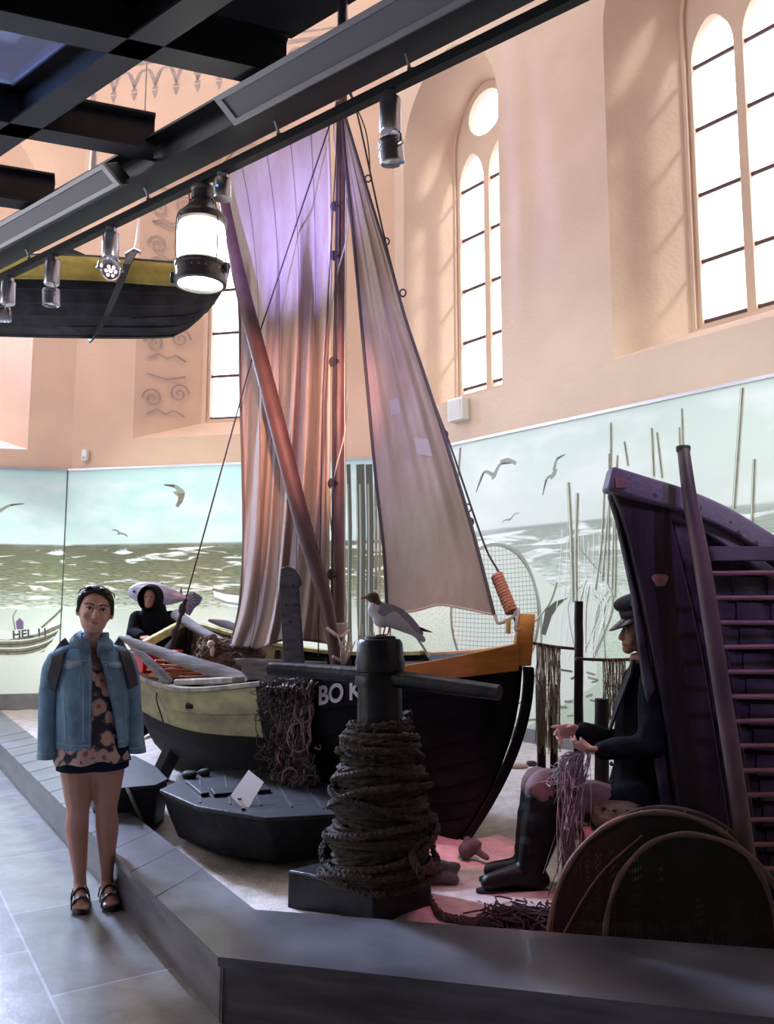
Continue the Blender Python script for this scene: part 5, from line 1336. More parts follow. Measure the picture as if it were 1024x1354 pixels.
mb = MB(); c = railL[0]; mb.lathe([(.031, 0), (.033, .01), (.033, .025), (.028, .028)], c+V((0, 0, -.012)), seg=14); lab(obj('rail_cap', mb, black, lad), 'dark band at the top of the rail')
railR = [p+V((.62, .02, 0)) for p in railL]
mb = MB(); mb.tube(railR, .034, 10); obj('rail', mb, rail_m, lad)
for k in range(13):
    y = 758+k*32.6
    best = min(range(len(railL)), key=lambda i: abs(railL[i].z-PY(950, y, YL).z)); a = railL[best]; a = V((a.x, a.y, PY(950, y, YL).z)); b_ = a+V((.62, .02, -.004*(k % 3)))
    mb = MB(); mb.tube([a, a.lerp(b_, .5)+V((0, 0, .003)), b_], .0105, 8); obj('rung', mb, mat('reddish_rung', (.26, .13, .13), rough=.5, var=.2, scale=10), lad)

# ------------------------------------------------------------------ fyke net with bent wooden hoops
mesh_m, N, L, b = nodes_of('dark_netting')
uv = N.new('ShaderNodeUVMap'); mp = N.new('ShaderNodeMapping'); mp.inputs['Scale'].default_value = (1, 1, 1); L.new(uv.outputs[0], mp.inputs[0])
sx = N.new('ShaderNodeSeparateXYZ'); L.new(mp.outputs[0], sx.inputs[0])
def fr(o, scale):
    a = N.new('ShaderNodeMath'); a.operation = 'MULTIPLY'; a.inputs[1].default_value = scale; L.new(o, a.inputs[0])
    f = N.new('ShaderNodeMath'); f.operation = 'FRACT'; L.new(a.outputs[0], f.inputs[0])
    g_ = N.new('ShaderNodeMath'); g_.operation = 'LESS_THAN'; g_.inputs[1].default_value = .70; L.new(f.outputs[0], g_.inputs[0]); return g_.outputs[0]
mxm = N.new('ShaderNodeMath'); mxm.operation = 'MAXIMUM'; L.new(fr(sx.outputs[0], 120), mxm.inputs[0]); L.new(fr(sx.outputs[1], 120), mxm.inputs[1])
L.new(mxm.outputs[0], b.inputs['Alpha']); b.inputs['Base Color'].default_value = (.018, .014, .013, 1); b.inputs['Roughness'].default_value = .9
hoop_m = mat('bent_hoop_wood', (.17, .105, .085), rough=.7, col2=(.08, .05, .045), scale=10, bump=.2)
trap = thing('fyke_net', 'dark fyke net on bent wooden hoops standing at the front kerb', 'fish trap', PY(872, 1250, 3.62))
def hoop_pts(xl, xr, xc, yt, yb, Y0_, Y1_, n=30):
    out = []
    for i in range(n+1):
        a = PI*i/n; x = xc-(xc-xl)*math.cos(a)**1 if math.cos(a) > 0 else xc+(xr-xc)*-math.cos(a)
        y = yb-(yb-yt)*math.sin(a)**.85; out.append(PY(x, y, lerp(Y0_, Y1_, i/n)))
    return out
h1 = hoop_pts(726, 1028, 868, 1074, 1262, 3.54, 3.56); h2 = hoop_pts(800, 1045, 905, 1103, 1258, 3.505, 3.52); hb = [p+V((.12, .30, -.05)) for p in h1]
for h_, nm in ((h1, 'hoop'), (h2, 'hoop')):
    mb = MB(); mb.tube(smooth_path(h_, 3), lambda t_: .011+.002*math.sin(t_*40), 8); obj(nm, mb, hoop_m, trap)
h3 = hoop_pts(960, 1075, 985, 1118, 1262, 3.60, 3.9)
mb = MB(); mb.tube(smooth_path([PY(962, 1130, 3.60), PY(985, 1150, 3.62), PY(1008, 1185, 3.64), PY(1026, 1230, 3.66), PY(1032, 1262, 3.66)], 6), .012, 8); obj('hoop', mb, hoop_m, trap)
def sheet(A, B, name, m_, nu=14):
    mb = MB(); n = len(A)-1; G = mb.grid(lambda u, v: A[round(u*n)].lerp(B[round(u*n)], v)+V((0, 0, -.03*math.sin(PI*v))), n, nu)
    o = obj(name, mb, m_, trap, sharp=180, normals=False); me = o.data; uvl = me.uv_layers.new(name='UVMap')
    for lp in me.loops:
        vi = lp.vertex_index; uvl.data[lp.index].uv = (vi//(nu+1)/n, vi % (nu+1)/nu)
    return o
sheet(h1, hb, 'side_netting', mesh_m)
foot_c = sum(h1, V())/len(h1)
def fan(h_, name, inn=.0):
    base = [p.lerp(V((p.x, p.y, min(h_[0].z, h_[-1].z))), 1.0) for p in h_]
    return sheet(h_, base, name, mesh_m)
fan(h1, 'front_netting'); fan(hb, 'rear_netting')
mb = MB(); mb.tube(smooth_path(hb, 3), .011, 8); obj('hoop', mb, hoop_m, trap)
mb = MB(); mb.tube(smooth_path([PY(850, 1104, 3.53), PY(790, 1160, 3.53), PY(745, 1235, 3.52)], 5), .004, 5); obj('net_seam', mb, hoop_m, trap)
for k in range(7):
    p = hb[4*k+1]; q = h1[4*k+1]; mb = MB(); mb.tube(smooth_path([q, q.lerp(p, .5)+V((0, 0, -.02)), p], 4), .004, 5); obj('net_cord', mb, hoop_m, trap)
# ================================================================== PEOPLE
def hand(mb, wrist, fdir, pn, thumb=1, L=.18, curls=(.35, .45, .5, .55), spread=.0, thumb_in=.45):
    """palm, four unequal jointed fingers and a thumb; fdir wrist to knuckles, pn the way the palm faces"""
    f = V(fdir).normalized(); p = V(pn); p = (p-f*p.dot(f)).normalized(); s = f.cross(p)*thumb; k = L/.18
    kn = []
    for i, (ln, off) in enumerate(((.078, 1.5), (.083, .5), (.079, -.5), (.070, -1.5))):      # index is on the thumb side
        q = wrist+f*ln*k+s*off*.0205*k; kn.append(q); mb.cap(wrist+f*.012*k+s*off*.013*k, q, .0155*k, .0115*k, 8)
    mb.cap(kn[0]-f*.03*k, kn[3]-f*.03*k, .014*k, .013*k, 8)
    for i, (q, c, ln) in enumerate(zip(kn, curls, (.92, 1.0, .95, .76))):
        d = f+s*spread*(1.5-i)*.5; a = 0; pos = q
        for seg, (l, r0, r1) in enumerate(((.043, .0100, .0090), (.027, .0090, .0082), (.021, .0082, .0068))):
            a += c; dd = (d*math.cos(a)+p*math.sin(a)).normalized(); nx = pos+dd*l*ln*k; mb.cap(pos, nx, r0*k, r1*k, 8); pos = nx
    t0 = wrist+f*.022*k+s*.022*k; t1 = t0+(f*.62+s*.62+p*thumb_in).normalized()*.040*k; t2 = t1+(f*.85+s*.25+p*thumb_in).normalized()*.030*k; t3 = t2+(f*.95+p*thumb_in*.8).normalized()*.022*k
    mb.cap(t0, t1, .0155*k, .0115*k, 8); mb.cap(t1, t2, .0115*k, .010*k, 8); mb.cap(t2, t3, .010*k, .008*k, 8)
def rxz(t): return Matrix.Rotation(t, 3, 'Y')

# ------------------------------------------------------------------ the visitor
skin = mat('brownish_pink_skin', (.47, .25, .19), rough=.55, var=.06, scale=14)  # brownish pink colour of the body skin
skin_f = mat('brightened_face_skin', (.66, .38, .30), rough=.5, var=.05, scale=16)  # lighter copy of the skin, its colour raised to brighten the face
denim = mat('blue_denim', (.19, .33, .46), rough=.85, col2=(.12, .225, .34), scale=13, bump=.25, bscale=90)
denim_l = mat('faded_denim_seam', (.30, .43, .54), rough=.85)
navy = mat('navy_shorts', (.010, .016, .028), rough=.9, spec=.1)
hair_m = mat('dark_brown_hair', (.022, .012, .012), rough=.5, var=.4, scale=40, stretch=(1, 1, .2))
metal_b = mat('brass_button', (.45, .42, .40), rough=.35, metal=.8)
m, N, L_, b = nodes_of('floral_fabric')
tc = N.new('ShaderNodeTexCoord'); vo = N.new('ShaderNodeTexVoronoi'); vo.inputs['Scale'].default_value = 13
nz = N.new('ShaderNodeTexNoise'); nz.inputs['Scale'].default_value = 26
ad = N.new('ShaderNodeMath'); ad.operation = 'MULTIPLY_ADD'; ad.inputs[1].default_value = .5; L_.new(nz.outputs['Fac'], ad.inputs[0]); L_.new(vo.outputs['Distance'], ad.inputs[2])
rp = N.new('ShaderNodeValToRGB'); el = rp.color_ramp.elements
el[0].position = .40; el[0].color = (.30, .14, .10, 1); el[1].position = .90; el[1].color = (.022, .024, .05, 1)
e = el.new(.46); e.color = (.60, .40, .34, 1); e = el.new(.75); e.color = (.55, .36, .32, 1); e = el.new(.80); e.color = (.10, .07, .09, 1)
L_.new(tc.outputs['Object'], vo.inputs['Vector']); L_.new(tc.outputs['Object'], nz.inputs['Vector']); L_.new(ad.outputs[0], rp.inputs[0]); L_.new(rp.outputs[0], b.inputs['Base Color']); b.inputs['Roughness'].default_value = .8
floral = m
KX, KZ = .001425, .00143
def J(cx, cy, y=0.0): return V(((cx-325)*KX, y, (1255-cy)*KZ))
pers = thing('person', 'woman in open blue denim jacket, floral top and dark shorts standing by the kerb', 'person')
mb = MB()
for (hx, kx, cx_, ax, fx) in ((272, 274, 268, 277, 281), (382, 374, 377, 374, 385)):
    mb.cap(J(hx, 725), J(hx, 790, -.005), .090, .088); mb.cap(J(hx, 790, -.005), J(kx, 895, -.012), .088, .066); mb.cap(J(kx, 895, -.014), J(kx, 925, -.008), .064, .058)
    mb.cap(J(kx, 925, -.005), J(cx_, 985, .015), .058, .063); mb.cap(J(cx_, 985, .015), J(ax, 1150, .01), .063, .035); mb.cap(J(ax, 1150, .01), J(ax, 1200, .012), .033, .036)
    mb.cap(J(ax, 1222, .02), J(fx, 1226, -.10), .033, .034)
    mb.cap(J(ax, 1195, .0), J(fx, 1222, -.08), .036, .026)
    for i in range(5):
        sg = 1 if fx > 325 else -1; q = J(fx, 1229)+V(((i-2)*.0165, 0, 0)); ln = (.168, .166, .16, .152, .142)[i if sg < 0 else 4-i] if False else (.142, .152, .16, .166, .168)[i if sg < 0 else 4-i]
        rr = .0125 if ln > .167 else .0095; mb.cap(V((q.x, -.10, .036)), V((q.x+sg*.002, -ln, .032)), rr, rr*.85, 8)
mb.ell(J(328, 715), (.165, .115, .13)); mb.ell(J(330, 620), (.135, .10, .16)); mb.ell(J(326, 460), (.15, .105, .17)); mb.cap(J(240, 372), J(415, 372), .045, .045)
for sx_ in (-1, 1): mb.ell(J(326+sx_*52, 480, -.075), (.06, .055, .06))
mb.cap(J(330, 350, .01), J(338, 262, .0), .056, .050)
HR = rxz(math.radians(7)); hc = J(345, 192, -.010)
HS = 1.10
def H(x, y, z): return hc+HR @ (V((x*1.04, y, z))*HS)
mb.ell(H(0, .01, .02), (.088, .108, .108), HR); mb.ell(H(-.002, -.022, -.04), (.073, .077, .086), HR); mb.ell(H(-.004, -.046, -.084), (.042, .040, .034), HR)
mb.cap(H(.005, -.092, .0), H(.006, -.106, -.030), .009, .0125, 8); mb.ell(H(.006, -.099, -.033), (.019, .012, .010), HR)
for sx_ in (-1, 1):
    mb.ell(H(sx_*.036, -.066, -.035), (.026, .026, .024), HR); mb.ell(H(sx_*.079, .012, -.012), (.012, .022, .032), HR); mb.cap(H(sx_*.014, -.092, .022), H(sx_*.05, -.078, .024), .010, .008, 8)
mb.ell(H(.003, -.088, -.062), (.024, .014, .011), HR)
for sx_, sh, el_, wr in ((-1, (226, 378), (178, 545), (172, 655)), (1, (430, 378), (477, 545), (486, 655))):
    mb.cap(J(*sh), J(*el_, .03), .044, .038); mb.cap(J(*el_, .03), J(*wr, -.01), .038, .026)
    w_ = J(*wr, -.01); mb.cap(w_, w_+V((0, 0, -.02)), .026, .022); hand(mb, w_+V((0, 0, -.015)), (-.0*sx_, -.05, -1), (-sx_, .1, 0), thumb=sx_, L=.085 if False else .10, curls=(.3, .35, .4, .45))
bl = blob('body', mb, [skin, skin_f], pers, voxel=.008, smooth=4, factor=.45, paint=lambda c: 1 if c.z > J(0, 330).z else 0)
# face
eyew = mat('eye_white', (.62, .58, .56), rough=.3); iris = mat('iris_dark', (.03, .018, .012), rough=.2); lipm = mat('lips', (.42, .13, .12), rough=.45)
for sx_ in (-1, 1):
    c = H(sx_*.031+.004, -.0815, .004); mb = MB(); mb.ell(c, (.0145, .010, .0075), HR, 12, 8); ey = obj('eye', mb, eyew, pers)
    mb = MB(); mb.ell(c+HR @ V((.001, -.0075, 0)), (.0062, .004, .0062), HR, 10, 6); obj('iris', mb, iris, ey)
    mb = MB(); mb.tube(smooth_path([c+HR @ V((-.016, -.002, .002)), c+HR @ V((0, -.010, .0085)), c+HR @ V((.016, -.002, .002))], 5), .0028, 6); obj('eyelid', mb, hair_m, ey)
    mb = MB(); mb.tube(smooth_path([H(sx_*.014+.004, -.101, .024), H(sx_*.034+.004, -.095, .030), H(sx_*.056+.004, -.080, .023)], 5), lambda t_: .0045-.002*t_, 6); obj('eyebrow', mb, hair_m, pers)
mb = MB(); mb.tube(smooth_path([H(-.022, -.089, -.060), H(-.010, -.099, -.0615), H(.003, -.1015, -.0625), H(.016, -.099, -.0615), H(.028, -.089, -.059)], 5), lambda t_: .0015+.0045*math.sin(PI*t_), 8); obj('lips', mb, lipm, pers)
# hair drawn back, with side strands
mb = MB(); mb.ell(H(0, .030, .038), (.098, .106, .098), HR); mb.ell(H(0, .06, -.01), (.088, .072, .085), HR)
for a in ((-.072, -.036, .056, -.080, -.010, -.004), (.070, -.040, .052, .080, -.010, -.002), (-.02, -.060, .098, -.070, -.044, .060), (-.012, -.064, .100, .066, -.050, .058), (-.02, -.056, .102, .05, -.052, .088), (-.074, -.034, .04, -.078, .0, -.018), (.072, -.036, .045, .078, .0, -.015)):
    mb.cap(H(*a[:3]), H(*a[3:]), .016, .010, 8)
blob('hair', mb, hair_m, pers, voxel=.007, smooth=3, warp=lambda c: c+V((1, 1, .3))*.003*mnoise.noise(V((c.x*60, c.y*60, c.z*12))))
# floral top
def ringpts(cx, cy, rx, ry, n=44, ph=0): return [V(((cx-325)*KX+rx*math.sin(2*PI*i/n), -ry*math.cos(2*PI*i/n), (1255-cy)*KZ)) for i in range(n)]
mb = MB(); rings = []
for cy, rx, ry in ((744, .200, .160), (700, .184, .150), (640, .160, .125), (560, .152, .122), (480, .158, .135), (430, .155, .122), (395, .135, .102), (372, .10, .080)):
    R_ = ringpts(328, cy, rx, ry)
    for i, p in enumerate(R_):
        a = 2*PI*i/44; p.z += (.02*math.cos(a)*-1 if cy < 400 else 0) + (.008*math.sin(a*7)+.006*math.sin(a*3+1) if cy > 700 else 0); p += V((0, 1, 0))*.006*math.sin(a*8+cy*.01)
    rings.append(R_)
mb.ring_loft(rings, cap=False); obj('floral_top', mb, floral, pers, solid=.004, sharp=180)
# shorts
for hx, sg in ((266, -1), (386, 1)):
    mb = MB(); mb.ring_loft([[J(hx+dx, cy)+V((rx*math.sin(a), -ry*math.cos(a), .006*sg*math.sin(a))) for a in [i*PI/14 for i in range(28)]] for cy, rx, ry, dx in ((776, .099, .108, 2), (745, .101, .114, 3), (700, .096, .116, 6), (660, .08, .10, 12))], cap=False)
    obj('shorts_leg', mb, navy, pers, solid=.008, sharp=180)
mb = MB(); mb.ring_loft([ringpts(328, cy, rx, ry) for cy, rx, ry in ((777, .060, .100), (762, .10, .112), (745, .150, .116), (690, .165, .12), (650, .15, .112))]); obj('shorts_seat', mb, navy, pers)
# jacket shell, open in front
JK = [(694, .190, .150), (668, .192, .150), (600, .184, .146), (520, .183, .150), (450, .186, .152), (400, .184, .142), (370, .176, .122), (348, .152, .106), (330, .118, .092), (312, .088, .078), (300, .078, .072)]
jrx = [(1255-c)*KZ for c, *_ in JK]
def jk(z):
    keys = sorted([((1255-c)*KZ, V((rx, ry, 0))) for c, rx, ry in JK]); return samp([(k[0], k[1]) for k in keys], z)
ledge = [(300, 322), (340, 326), (400, 331), (520, 329), (620, 326), (694, 322)]; redge = [(300, 352), (340, 352), (400, 370), (520, 396), (620, 412), (694, 420)]
JC = 332
def jpt(phi, z, out=0.0):
    r = jk(z); x = (r.x+out)*math.sin(phi); y = -(r.y+out)*math.cos(phi)
    return V(((JC-325)*KX+x, y, z))
def jphi(cx, z): return math.asin(max(-1, min(1, (cx-JC)*KX/jk(z).x)))
def jac(u, v):
    z = lerp((1255-694)*KZ, (1255-300)*KZ, v); cy = 1255-z/KZ
    p0 = jphi(samp(ledge, cy), z); p1 = jphi(samp(redge, cy), z)
    phi = p0 - (2*PI-(p1-p0))*u
    f = .006*math.sin(phi*9+z*8)*(1-v)+.005*mnoise.noise((phi*3, z*9, 0))
    return jpt(phi, z, f)
mb = MB(); mb.grid(jac, 70, 50); jacket = obj('denim_jacket', mb, denim, pers, solid=.012, sharp=180)
for sg, pts in ((-1, [(262, 322, .0, .022), (240, 334, .0, .052), (216, 356, 0, .066), (197, 400, .0, .066), (181, 470, .012, .060), (174, 545, .025, .056), (171, 620, .01, .055), (171, 690, -.005, .057), (171, 728, -.01, .060)]),
                (1, [(396, 322, .0, .022), (418, 334, .0, .052), (438, 356, 0, .066), (456, 400, .0, .064), (470, 470, .012, .058), (477, 545, .025, .053), (481, 620, .01, .052), (485, 690, -.005, .054), (487, 724, -.01, .057)])):
    P = smooth_path([J(a, b_, c) for a, b_, c, r in pts], 6); rr = [p[3] for p in pts]
    mb = MB(); n = len(P); rings = []
    for i, p in enumerate(P):
        t_ = i/(n-1); r = samp([(k/(len(rr)-1), v_) for k, v_ in enumerate(rr)], t_)
        rings.append([p+V(((r+.005*mnoise.noise((a*1.2, t_*9, sg)))*math.cos(a)*.90, (r+.004*math.sin(t_*26+a*2)*math.sin(t_*PI))*math.sin(a)*1.1, 0)) for a in [k*PI/12 for k in range(24)]])
    mb.ring_loft([[rings[0][0].lerp(rings[0][12], .5)]*24]+rings, cap=False); slv = obj('sleeve', mb, denim, jacket, solid=.006, sharp=180, weld=True)
    mb = MB(); mb.tube([q+V((0, 0, .030)) for q in [r_ for r_ in rings[-1]]], .0026, 5, closed=True); obj('cuff_seam', mb, denim_l, jacket)
def onj(cx, cy, out=.010):
    z = (1255-cy)*KZ; return jpt(jphi(cx, z), z, out)
def panel(name, outline, m_, out=.012, th=.006):
    mb = MB(); P = [onj(x, y, out) for x, y in outline]; c = sum(P, V())/len(P)
    vs = [mb.bm.verts.new(p) for p in P]; vc = mb.bm.verts.new(onj(sum(x for x, y in outline)/len(outline), sum(y for x, y in outline)/len(outline), out+.002))
    for i in range(len(vs)): mb.face((vs[i], vs[(i+1) % len(vs)], vc))
    return obj(name, mb, m_, jacket, solid=th)
for (xa, xb, y0, y1) in ((213, 300, 378, 404), (386, 440, 386, 406)):
    panel('pocket_flap', [(xa, y0), ((xa+xb)/2, y0-1), (xb, y0), (xb-2, y0+14), ((xa+xb)/2, y1), (xa+2, y0+14)], denim_l, .014)
    for x in (xa+6, xb-6):
        mb = MB(); mb.tube([onj(lerp(x, (xa+xb)/2, .25*t_), lerp(y0+10, y0+92, t_), .008) for t_ in [i/6 for i in range(7)]], .0018, 4); obj('pocket_seam', mb, denim_l, jacket)
for pts in ([(322, 350), (322, 420), (322, 520), (320, 620), (316, 690)], [(378, 400), (404, 520), (419, 620), (427, 690)], [(205, 668), (240, 672), (280, 674), (318, 674)], [(420, 672), (445, 670), (466, 664)],
            [(200, 372), (230, 374), (270, 375), (322, 374)], [(366, 380), (400, 383), (440, 380)], [(232, 420), (236, 520), (240, 660)], [(300, 420), (300, 520), (298, 660)], [(436, 410), (440, 520), (444, 660)]):
    mb = MB(); mb.tube(smooth_path([onj(x, y, .009) for x, y in pts], 4), .0024, 5); obj('seam', mb, denim_l, jacket)
for x, y in ((377, 392), (391, 440), (402, 475), (409, 528), (418, 596), (424, 668), (325, 450), (324, 530), (322, 608), (256, 392)):
    p = onj(x, y, .013); mb = MB(); mb.lathe([(.001, .004), (.006, .003), (.0075, 0)], p, (p.x*.5, -1, 0), seg=10); obj('button', mb, metal_b, jacket)
for pts, nm in (([(292, 268), (270, 280), (252, 302), (250, 330), (285, 330), (322, 362), (330, 338), (310, 300)], 'collar'), ([(364, 274), (386, 288), (408, 312), (407, 340), (374, 340), (352, 366), (347, 340), (357, 304)], 'collar')):
    ys = [-.005 if y < 276 else (-.06 if y < 316 else -.112) for x, y in pts]
    mb = MB(); P = [J(x, y, yy) for (x, y), yy in zip(pts, ys)]; c = sum(P, V())/len(P)+V((0, -.016, .002)); vs = [mb.bm.verts.new(p) for p in P]; vc = mb.bm.verts.new(c)
    for i in range(len(vs)): mb.face((vs[i], vs[(i+1) % len(vs)], vc))
    obj(nm, mb, denim, jacket, solid=.010)
mb = MB(); mb.ring_loft([[J(336, cy)+V((rx*math.sin(a), -ry*math.cos(a)+.012, 0)) for a in [lerp(.75, 2*PI-.75, i/24) for i in range(25)]] for cy, rx, ry in ((312, .082, .078), (276, .078, .070))], closed=False); obj('collar_stand', mb, denim, jacket, solid=.010)
# sandals
sole = mat('black_sandal', (.012, .011, .012), rough=.5)
for ax, fx in ((277, 281), (374, 385)):
    mb = MB(); c0 = J(ax, 1245, .02); c1 = J(fx, 1245, -.10)
    out = []
    for i in range(28):
        a = i/28*2*PI; yy = -.062-.112*math.cos(a)*-1 if False else -.055+.115*math.cos(a); w_ = .038+.008*(-math.cos(a)*.5+.5)
        out.append(V((lerp((ax-325)*KX, (fx-325)*KX, (.06-yy)/.17)+w_*math.sin(a), yy, .004)))
    mb.prism(out, (0, 0, 1), .026); sd_ = obj('sandal', mb, sole, pers, bevel=.004)
    for yy, w_ in ((-.100, .044), (-.035, .044), (.045, .026)):
        cx_ = lerp((ax-325)*KX, (fx-325)*KX, (.06-yy)/.17); h_ = {-.100: .060, -.035: .084, .045: .078}[yy]
        mb = MB(); mb.ring_loft([[V((cx_-.044*math.cos(a)*k_, yy+dy, .018+(h_-.010)*math.sin(a)*k_)) for dy, k_ in ((-w_/2, 1), (w_/2, 1), (w_/2, 1.10), (-w_/2, 1.16))] for a in [PI*i/14 for i in range(15)]]); obj('strap', mb, sole, sd_)
        mb = MB(); mb.box((cx_+.02, yy, .018+h_*.95), (.016, .018, .006)); obj('buckle', mb, metal_b, sd_)
# backpack
bp_ = thing('backpack', 'dark grey backpack worn by the woman in the denim jacket', 'backpack')
pad = mat('backpack_grey', (.065, .058, .075), rough=.8)
def strapj(pts, w_):
    mb = MB(); rings = []
    P = smooth_path([onj(x, y, .034) for x, y in pts], 5)
    for i, p in enumerate(P):
        d = (P[min(i+1, len(P)-1)]-P[max(i-1, 0)]).normalized(); nn = V((p.x*.35, -.14, 0)).normalized(); s = d.cross(nn).normalized()
        rings.append([p+s*w_/2*a+nn*b_*.007 for a, b_ in ((-1, -1), (1, -1), (1, 1), (-1, 1))])
    mb.ring_loft(rings); return obj('strap', mb, pad, bp_, bevel=.003)
strapj([(262, 312), (246, 324), (234, 350), (226, 390), (216, 430), (206, 480)], .060); strapj([(396, 312), (412, 324), (428, 350), (440, 390), (450, 430), (458, 480)], .058)
mb = MB(); mb.ell(J(330, 470, .235), (.13, .085, .21), seg=20, rg=14); obj('bag', mb, pad, bp_)
# sunglasses pushed up into the hair
sg_ = thing('sunglasses', 'dark sunglasses pushed up on top of the woman hair', 'sunglasses')
shade = mat('sunglass_lens', (.01, .008, .012), rough=.08, spec=.8)
for sx_ in (-1, 1):
    c = H(sx_*.036, -.066, .098); mb = MB(); mb.ell(c, (.031, .012, .021), HR @ Matrix.Rotation(-.7, 3, 'X') @ Matrix.Rotation(sx_*.35, 3, 'Z'), 16, 8); obj('lens', mb, shade, sg_)
    mb = MB(); mb.tube([H(sx_*.058, -.062, .098), H(sx_*.076, -.02, .092), H(sx_*.084, .03, .072)], .0035, 6); obj('temple_arm', mb, shade, sg_)
mb = MB(); mb.tube(smooth_path([H(-.012, -.078, .104), H(0, -.084, .110), H(.012, -.078, .104)], 4), .004, 6); obj('bridge', mb, shade, sg_)
SH = Matrix(((.975, 0, -.052, 0), (0, 1, 0, 0), (0, 0, 1, 0), (0, 0, 0, 1)))      # she stands leaning slightly to one side
def shear(o):
    for ch in kids(o):
        ch.data.transform(SH); shear(ch)
for r_ in (pers, bp_, sg_): shear(r_)
wp = PZ(121.5, 1197, 0)
for r_ in (pers, bp_, sg_):
    r_.location = (wp.x, wp.y+.03, 0); r_.rotation_euler = (0, 0, math.radians(19.3))

# ------------------------------------------------------------------ seated fisherman (a figure mending nets)
YF = 4.28
fm = thing('person', 'seated fisherman in dark coat, cap and tall boots mending a net', 'person', PY(800, 1160, YF))
wax = mat('pale_hand_skin', (.60, .35, .27), rough=.5); facem = mat('weathered_face_skin', (.36, .19, .13), rough=.55)
coat = mat('dark_navy_coat', (.009, .010, .014), spec=.08, rough=.9, var=.3, scale=20, bump=.2, bscale=60)
capm = mat('dark_cap_cloth', (.020, .021, .030), rough=.6, spec=.2)
trou = mat('brown_plum_trousers', (.15, .085, .09), rough=.85, var=.2, scale=14, bump=.2)
bootm = mat('black_leather_boot', (.008, .007, .008), spec=.25, rough=.45, bump=.15, bscale=20)
def Q(px, py, dy=0.0): return PY(px, py, YF+dy)
mb = MB()
hc2 = Q(852, 829)
mb.ell(hc2+V((.005, 0, .015)), (.104, .080, .100)); mb.ell(hc2+V((-.040, 0, -.050)), (.066, .062, .074)); mb.ell(Q(831, 858), (.030, .030, .026)); mb.cap(Q(828, 829), Q(821.5, 843), .013, .0155, 8); mb.ell(Q(824, 844), (.014, .021, .010)); mb.ell(Q(829, 851), (.024, .030, .020)); mb.ell(Q(836, 845, -.04), (.028, .026, .034)); mb.ell(Q(836, 845, .04), (.028, .026, .034))
mb.ell(Q(829, 827), (.018, .052, .013)); mb.ell(Q(860, 836, -.080), (.022, .012, .034)); mb.ell(Q(860, 836, .080), (.022, .012, .034))
mb.cap(Q(858, 858), Q(864, 895), .058, .066); mb.cap(Q(866, 915), Q(850, 1050), .12, .13); mb.cap(Q(868, 900, -.17), Q(868, 900, .17), .06, .06)
hips = (Q(842, 1072, -.10), Q(842, 1072, .10)); knees = (Q(722, 1046, -.09), Q(715, 1041, .09))
feet = []
for an, toe in ((Q(703, 1140, -.09), Q(642, 1162, -.10)), (Q(697, 1132, .10), Q(645, 1148, .11))):
    an.z = sand_h(an.x, an.y)+.10; toe.z = sand_h(toe.x, toe.y)+.042; feet.append((an, toe))
for h_, k_, (an, toe) in zip(hips, knees, feet):
    mb.cap(h_, k_, .085, .062); mb.cap(k_, an, .060, .042)
    mb.cap(an+V((.01, 0, -.045)), an.lerp(toe, .6)+V((0, 0, -.01)), .036, .030)
arms = ((Q(866, 905, -.19), Q(862, 985, -.23), Q(796, 992, -.16)), (Q(862, 905, .19), Q(828, 985, .20), Q(768, 967, .06)))
for s_, e_, w_ in arms: mb.cap(s_, e_, .05, .042); mb.cap(e_, w_, .042, .028)
hand(mb, arms[0][2]+V((-.01, 0, .0)), (-1, -.10, .08), (.1, .4, 1), thumb=1, L=.17, curls=(.42, .45, .5, .55), thumb_in=.9)
hand(mb, arms[1][2]+V((-.01, 0, .0)), (-1, -.2, .05), (-.15, -.9, -.4), thumb=1, L=.18, curls=(.12, .38, .5, .6), thumb_in=.6)
blob('body', mb, [wax, facem], fm, voxel=.006, smooth=3, factor=.4, paint=lambda c: 1 if c.z > Q(0, 890).z else 0)
for s in (-1, 1):
    c = Q(828.5, 834, s*.034); mb = MB(); mb.ell(c, (.007, .012, .007), seg=10, rg=7); obj('eye', mb, eyew, fm)
    mb = MB(); mb.ell(c+V((-.006, 0, 0)), (.004, .006, .006), seg=8, rg=6); obj('iris', mb, iris, fm)
    mb = MB(); mb.tube([Q(824, 829, s*.015), Q(826, 826, s*.036), Q(832, 829, s*.058)], .006, 6); obj('eyebrow', mb, hair_m, fm)
mb = MB(); mb.tube([Q(826, 853, -.022), Q(823.3, 852.5, 0), Q(826, 853, .022)], .004, 6); obj('lips', mb, lipm, fm)
mb = MB(); mb.ell(hc2+V((.045, 0, .0)), (.075, .083, .085)); mb.cap(Q(856, 822, -.074), Q(853, 843, -.070), .014, .008); mb.cap(Q(856, 822, .074), Q(853, 843, .070), .014, .008); blob('hair', mb, hair_m, fm, voxel=.008, smooth=2)
